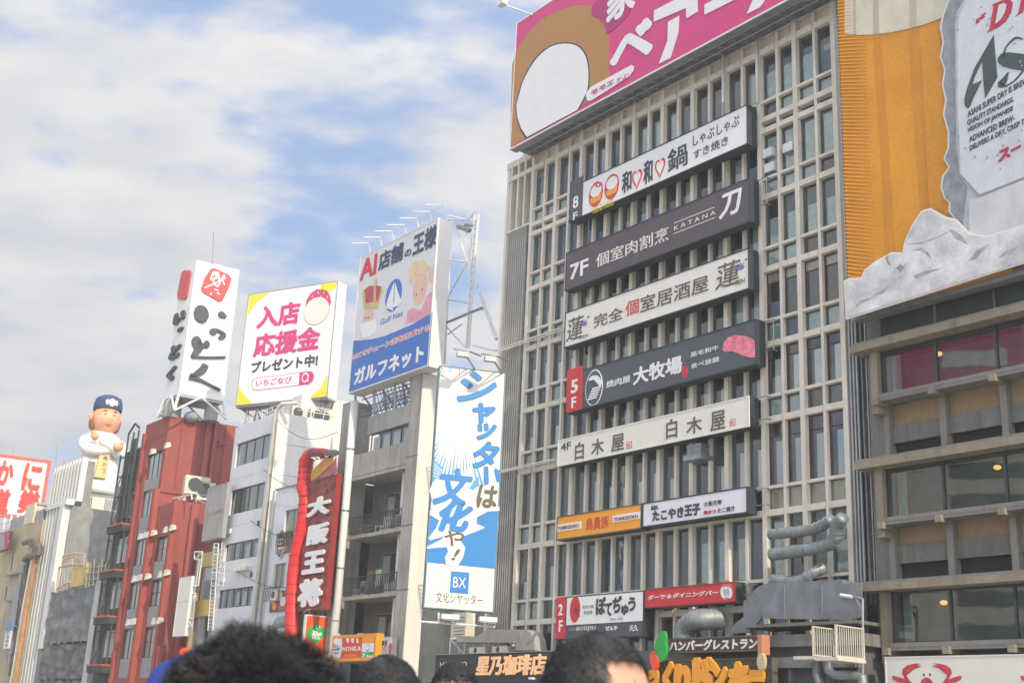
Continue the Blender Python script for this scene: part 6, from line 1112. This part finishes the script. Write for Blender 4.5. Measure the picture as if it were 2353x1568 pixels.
b.obj('support_posts', WMET, KB); B('plywood_box', mat('cream_box', (.62, .54, .38), .7), TB, M, (-104.6, -101.5, 20.85, 23.0, -.6, .3)); [B('roof_unit', METAL, TB, M, q_) for q_ in ((-111, -106, 20.85, 22.2, -.9, -.1), (-101, -98.6, 20.85, 22.0, -.5, .2))]

for z in (25.2, 22.6, 20.2, 17.2, 15.2, 11.6): B('wall_seam', mat('seam_dark', (.16, .06, .05), .8), RD, M, (-72.7, -68.05, z-.02, z+.02, .001, .012)) if z in (25.2,) else None
for k, (u0, z0, z1) in enumerate(((1.2, 20.5, 26.8), (3.4, 20.5, 26.8), (5.1, 20.5, 26.8))): MB().tube([uf.pt(u0, z0, .08), uf.pt(u0, z1, .08)], .05, 5).obj('wall_conduit', REDW, RD)
for k, (x_, z_) in enumerate(((-45.0, 5.4), (-43.2, 9.6), (-38.3, 16.2))): ac(('small cream unit low on the narrow white building', 'small cream unit under the barred window of the narrow white building', 'small cream unit near the roof of the narrow white building')[k], M, x_, z_, .45, .9, .6, .35, .1, 'units on the narrow white building')
b = MB()
for k in range(5):
    a, c = M.pt(-46-k*1.3, 22.9-k*3.6, .25), M.pt(-36.7, 20.5-k*3.2, .2); b.tube([a.lerp(c, t/8)+Vector((0,0,-1.0*math.sin(math.pi*t/8))) for t in range(9)], .022, 4)
cb = thing('overhead_cables', 'thin dark cables sagging between the white office and the concrete balcony building', 'cable', M.pt(-41, 18, .2)); b.obj('cable_strands', DMET, cb, kind='stuff')
for z in (21.2, 18.9, 17.4, 15.0, 12.4, 11.2): B('tile_joint', GREYP, WB, wsd, (.4, 9.5, z, z+.03, .001, .01))
# ================================================================ people in the crowd (backs of heads just below the lens)
HAIR = mat('black_hair', (.032, .030, .031), .45, var=.3, scale=30, spec=.25)
def person(label, hx, hy, dist, head_r, cloth, face_az, hairlen, curl, n, bald=None, sx=1.0, hair_top=None):
    r = ray('V', hx, hy).normalized(); H = EYE + r*(dist/ r.dot(CW)) ; zt = H.z
    hz = zt-head_r*1.22; foot = Vector((H.x, H.y, 0)); t = thing('person', label, 'person', foot, 'people in the crowd at the bottom edge')
    fd = Vector((math.sin(face_az), math.cos(face_az), 0)); rd = Vector((fd.y, -fd.x, 0)); Z = Vector((0,0,1)); hh = zt
    def P(x, y, z): return foot + rd*x + fd*y + Z*(z*hh)
    V = [(0,0,.52,.15,.11), (0,0,.66,.14,.10), (0,0,.78,.16,.11), (0,0,.83,.07,.065), (0,.01,.87,.056,.056), (0,.015,.905,.078,.088), (0,.02,.94,.086,.10), (0,.01,.965,.075,.085),
         (.1,0,.51,.10,.10), (.11,.01,.28,.062,.062), (.11,-.01,.05,.045,.045), (.12,.10,.015,.04,.03), (-.1,0,.51,.10,.10), (-.11,.01,.28,.062,.062), (-.11,-.01,.05,.045,.045), (-.12,.10,.015,.04,.03),
         (.19,0,.80,.062,.062), (.23,.0,.63,.045,.045), (.24,.07,.48,.032,.032), (.24,.10,.44,.035,.02), (-.19,0,.80,.062,.062), (-.23,.0,.63,.045,.045), (-.24,.07,.48,.032,.032), (-.24,.10,.44,.035,.02)]
    E_ = [(0,1),(1,2),(2,3),(3,4),(4,5),(5,6),(6,7),(0,8),(8,9),(9,10),(10,11),(0,12),(12,13),(13,14),(14,15),(2,16),(16,17),(17,18),(18,19),(2,20),(20,21),(21,22),(22,23)]
    me = bpy.data.meshes.new('body'); me.from_pydata([tuple(P(a, b, c)-foot) for a, b, c, _, _ in V], E_, []); me.materials.append(cloth); me.materials.append(SKIN)
    o = bpy.data.objects.new('body', me); COL.objects.link(o); o.parent = t
    sk = o.modifiers.new('skin', 'SKIN'); sk.use_smooth_shade = True
    for i, v in enumerate(V): me.skin_vertices[0].data[i].radius = (v[3], v[4]); me.skin_vertices[0].data[i].use_root = (i == 0)
    ss = o.modifiers.new('sub', 'SUBSURF'); ss.levels = 1; ss.render_levels = 1
    hc = Vector((H.x, H.y, hz))
    def fn(q):
        k = 1.0
        if q.y > 0: k += .13*math.exp(-(q.x**2/.01+(q.z+.12)**2/.03)) - .03*sum(math.exp(-((q.x-s*.35)**2/.02+(q.z-.05)**2/.015)) for s in (-1, 1))
        return k
    b = MB(); b.ell(hc, head_r*.80*sx, head_r*1.0*sx, head_r*1.2, 36, 26, rd, fd, Z, fn)
    for s in (-1, 1): b.ell(hc+rd*s*head_r*.82*sx-Z*head_r*.12, head_r*.09, head_r*.2, head_r*.3, 10, 8, rd, fd, Z)
    b.tube([hc-Z*head_r*.7-fd*head_r*.1, hc-Z*head_r*2.0-fd*head_r*.25], head_r*.55, 12); b.obj('head', SKIN, t, smooth=True)
    for s in (-1, 1): MB().ell(hc+fd*head_r*.88*sx+rd*s*head_r*.3+Z*head_r*.05, head_r*.13, head_r*.08, head_r*.07, 10, 6, rd, fd, Z).obj('eye', WHITE, t, smooth=True)
    MB().tube([hc+fd*head_r*.93*sx-rd*head_r*.22-Z*head_r*.5, hc+fd*head_r*.99*sx-Z*head_r*.52, hc+fd*head_r*.93*sx+rd*head_r*.22-Z*head_r*.5], [.002, head_r*.05, .002], 6).obj('mouth', mat('lips', (.40, .12, .10), .5), t)
    # hair: dark cap plus thousands of strands
    rnd = random.Random(int(hx)); b = MB()
    def haired(q): return not (q.y > .35 and q.z < .45) and q.z > -.55-.2*(q.y < 0) and not (bald and bald(q))
    verts = []; faces = []; cap = MB(); nu, nv = 40, 24; idx = {}
    for a in range(nv+1):
        for c in range(nu):
            th = math.pi*a/nv; ph = 2*math.pi*c/nu; q = Vector((math.sin(th)*math.cos(ph), math.sin(th)*math.sin(ph), math.cos(th)))
            idx[a, c] = len(cap.v); cap.v.append(hc + rd*q.x*head_r*.84*sx*1.02 + fd*q.y*head_r*1.05*sx + Z*q.z*head_r*1.24)
    for a in range(nv):
        for c in range(nu):
            th = math.pi*(a+.5)/nv; ph = 2*math.pi*(c+.5)/nu; q = Vector((math.sin(th)*math.cos(ph), math.sin(th)*math.sin(ph), math.cos(th)))
            if haired(q): cap.f.append((idx[a,c], idx[a+1,c], idx[a+1,(c+1)%nu], idx[a,(c+1)%nu]))
    hair = cap.obj('hair', HAIR, t, smooth=True)
    sb = MB(); k = 0
    while k < n:
        q = Vector((rnd.gauss(0,1), rnd.gauss(0,1), rnd.gauss(0,1))).normalized()
        if not haired(q): k += 0; 
        if not haired(q): continue
        k += 1
        nrm = (rd*q.x/.84 + fd*q.y + Z*q.z/1.2).normalized(); p = hc + rd*q.x*head_r*.85*sx + fd*q.y*head_r*1.04*sx + Z*q.z*head_r*1.23; lump = mnoise.noise(q*2.2+Vector((hx*.01, 0, 0))); p += nrm*head_r*(.30*lump if curl > .5 else .06*lump)
        flow = (nrm.cross(Vector((rnd.gauss(0,1), rnd.gauss(0,1), rnd.gauss(0,1))))).normalized(); L = hairlen*rnd.uniform(.55, 1.15); 
        if rnd.random() < .01: L *= 1.8
        d = (nrm*(1.0 if curl > .5 else .55) + flow*.55 + Vector((0,0,-.25 if curl < .5 else 0))).normalized(); wv = nrm.cross(d); 
        if wv.length < 1e-3: continue
        wv.normalize(); m_ = 4; i0 = len(sb.v); sd_ = Vector((rnd.uniform(-1,1), rnd.uniform(-1,1), rnd.uniform(-1,1)))
        for s in range(m_+1):
            u = s/m_; wob = (wv*math.sin(u*6*curl+rnd.random()*1.5)+sd_*u*.6)*L*.25*curl; drop = Vector((0,0,-1))*L*.5*u*u*(1-curl*.8) - nrm*L*.35*u*u*(1 if curl < .5 else .3)
            c = p + d*L*u + wob + drop; wdt = .0011*(1-.75*u)*dist/2.1; sb.v += [c-wv*wdt, c+wv*wdt]
        for s in range(m_): sb.f.append((i0+2*s, i0+2*s+1, i0+2*s+3, i0+2*s+2))
    me = bpy.data.meshes.new('hair_strands'); loc = wloc(t); me.from_pydata([tuple(v-loc) for v in sb.v], [], sb.f); me.materials.append(HAIR); so_ = bpy.data.objects.new('hair_strands', me); COL.objects.link(so_); so_.parent = t; so_['kind'] = 'stuff'
    return t, hc, rd, fd
CL1 = mat('black_shirt', (.03, .03, .035), .8); CL2 = mat('navy_shirt', (.03, .045, .12), .8); CL3 = mat('grey_shirt', (.2, .2, .21), .8)
person('person with a big bush of black curly hair seen from behind, largest at the bottom', 600, 1472, 2.05, .105, CL1, math.radians(-6), .034, .9, 19000, sx=1.55)
person('person with straight black hair seen from behind, right of the curly head', 893, 1506, 2.9, .105, CL3, math.radians(4), .022, .15, 9000)
person('person with short dark hair and bare forehead, small, under the coffee sign', 1046, 1520, 4.6, .10, CL2, math.radians(178), .025, .4, 5000)
def rightbald(q): return q.x > .15 and q.y < .72 and q.z < .80 and (q.y*.5 + q.z) < .72 and q.y > -.25
person('person with short black hair and bare temple turned to the right of the coffee sign', 1375, 1452, 2.35, .108, CL1, math.radians(60), .020, .25, 11000, bald=lambda q: q.x > .42 and q.z < .60 and q.y > -.28)
# person in blue with an orange cap, mostly hidden behind the curly head
h = EYE + ray('V', 425, 1500).normalized()*3.4; t = thing('person', 'person in a royal blue hood with a small orange bobble, left of the curly head', 'person', Vector((h.x, h.y, 0)), 'people in the crowd at the bottom edge')
me = bpy.data.meshes.new('body'); hh = h.z; rd = CR.copy(); rd.z = 0; rd.normalize(); fd = Vector((-rd.y, rd.x, 0))
V = [(0,0,.50,.15,.11),(0,0,.66,.16,.12),(-.02,0,.80,.19,.13),(0,0,.88,.10,.09),(0,0,.95,.09,.09),(.1,0,.5,.1,.1),(.11,0,.27,.06,.06),(.11,0,.04,.045,.045),(-.1,0,.5,.1,.1),(-.11,0,.27,.06,.06),(-.11,0,.04,.045,.045),(-.24,0,.77,.075,.075),(-.27,.0,.62,.05,.05),(-.27,.06,.47,.035,.035),(.22,0,.78,.07,.07),(.26,0,.62,.05,.05),(.26,.06,.47,.035,.035)]
me.from_pydata([tuple(rd*a+fd*b_+Vector((0,0,c*hh))) for a, b_, c, _, _ in V], [(0,1),(1,2),(2,3),(3,4),(0,5),(5,6),(6,7),(0,8),(8,9),(9,10),(2,11),(11,12),(12,13),(2,14),(14,15),(15,16)], []); me.materials.append(mat('royal_blue_cloth', (.025, .05, .26), .8, var=.2, scale=8))
o = bpy.data.objects.new('body', me); COL.objects.link(o); o.parent = t; sk = o.modifiers.new('skin', 'SKIN'); sk.use_smooth_shade = True
for i, v in enumerate(V): me.skin_vertices[0].data[i].radius = (v[3], v[4]); me.skin_vertices[0].data[i].use_root = (i == 0)
ss = o.modifiers.new('sub', 'SUBSURF'); ss.levels = 2; ss.render_levels = 2
hp = EYE + ray('V', 462, 1606).normalized()*3.4; BC = MATS['royal_blue_cloth']
MB().ell(hp, .15, .13, .125, 24, 16, rd, fd, Vector((0,0,1)), lambda q: 1+.03*math.sin(9*q.x+4*q.z)).obj('hood', BC, t, smooth=True); MB().ell(hp+fd*.02, .085, .10, .11, 18, 12).obj('head', SKIN, t, smooth=True)
hq = EYE + ray('H1', 520, 560).normalized()*3.38; MB().ell(hq, .019, .019, .017, 14, 10, fn=lambda q: 1+.1*math.sin(20*q.x)*math.sin(17*q.z)).obj('bobble', mat('orange_yarn', (.75, .10, .04), .9), t, smooth=True)
# ================================================================ building across the canal (seen reflected in the ribbon windows)
OF = Frame((-82, 5), (-.06, 1)); OF.N = Vector((OF.D.y, -OF.D.x, 0))
OB = thing('canal_side_building', 'pale building across the canal with a magenta board, seen mirrored in the ribbon windows', 'building', Vector((-88, 24, 0)))
B('block', CONC, OB, OF, (0, 39.5, 0, 36, -12, 0))
for k in range(9): B('floor_band', INT, OB, OF, (1, 33, 3+k*3.6, 4.8+k*3.6, .002, .05))
B('magenta_board', PINK, OB, OF, (24, 38.3, 36.5, 52, -.6, .2)); B('board_stripe', WHITE, OB, OF, (33, 37, 40, 42.5, .202, .25)); B('board_stripe', WHITE, OB, OF, (26, 33, 45, 47, .202, .25))
# ================================================================ light haze, added to lift the blacks and soften far buildings
hz = MB(); hz.prism([(-300,-250), (260,-250), (260,290), (-300,290)], -1.5, 56)
hm = bpy.data.materials.new('haze'); hm.use_nodes = True; ht = hm.node_tree; ht.nodes.clear(); ho = ht.nodes.new('ShaderNodeOutputMaterial'); pv = ht.nodes.new('ShaderNodeVolumePrincipled')
pv.inputs['Color'].default_value = (.93, .94, .95, 1); pv.inputs['Density'].default_value = .00075; pv.inputs['Anisotropy'].default_value = .0; ht.links.new(pv.outputs[0], ho.inputs['Volume'])
hz.obj('haze', hm, None, kind='stuff')
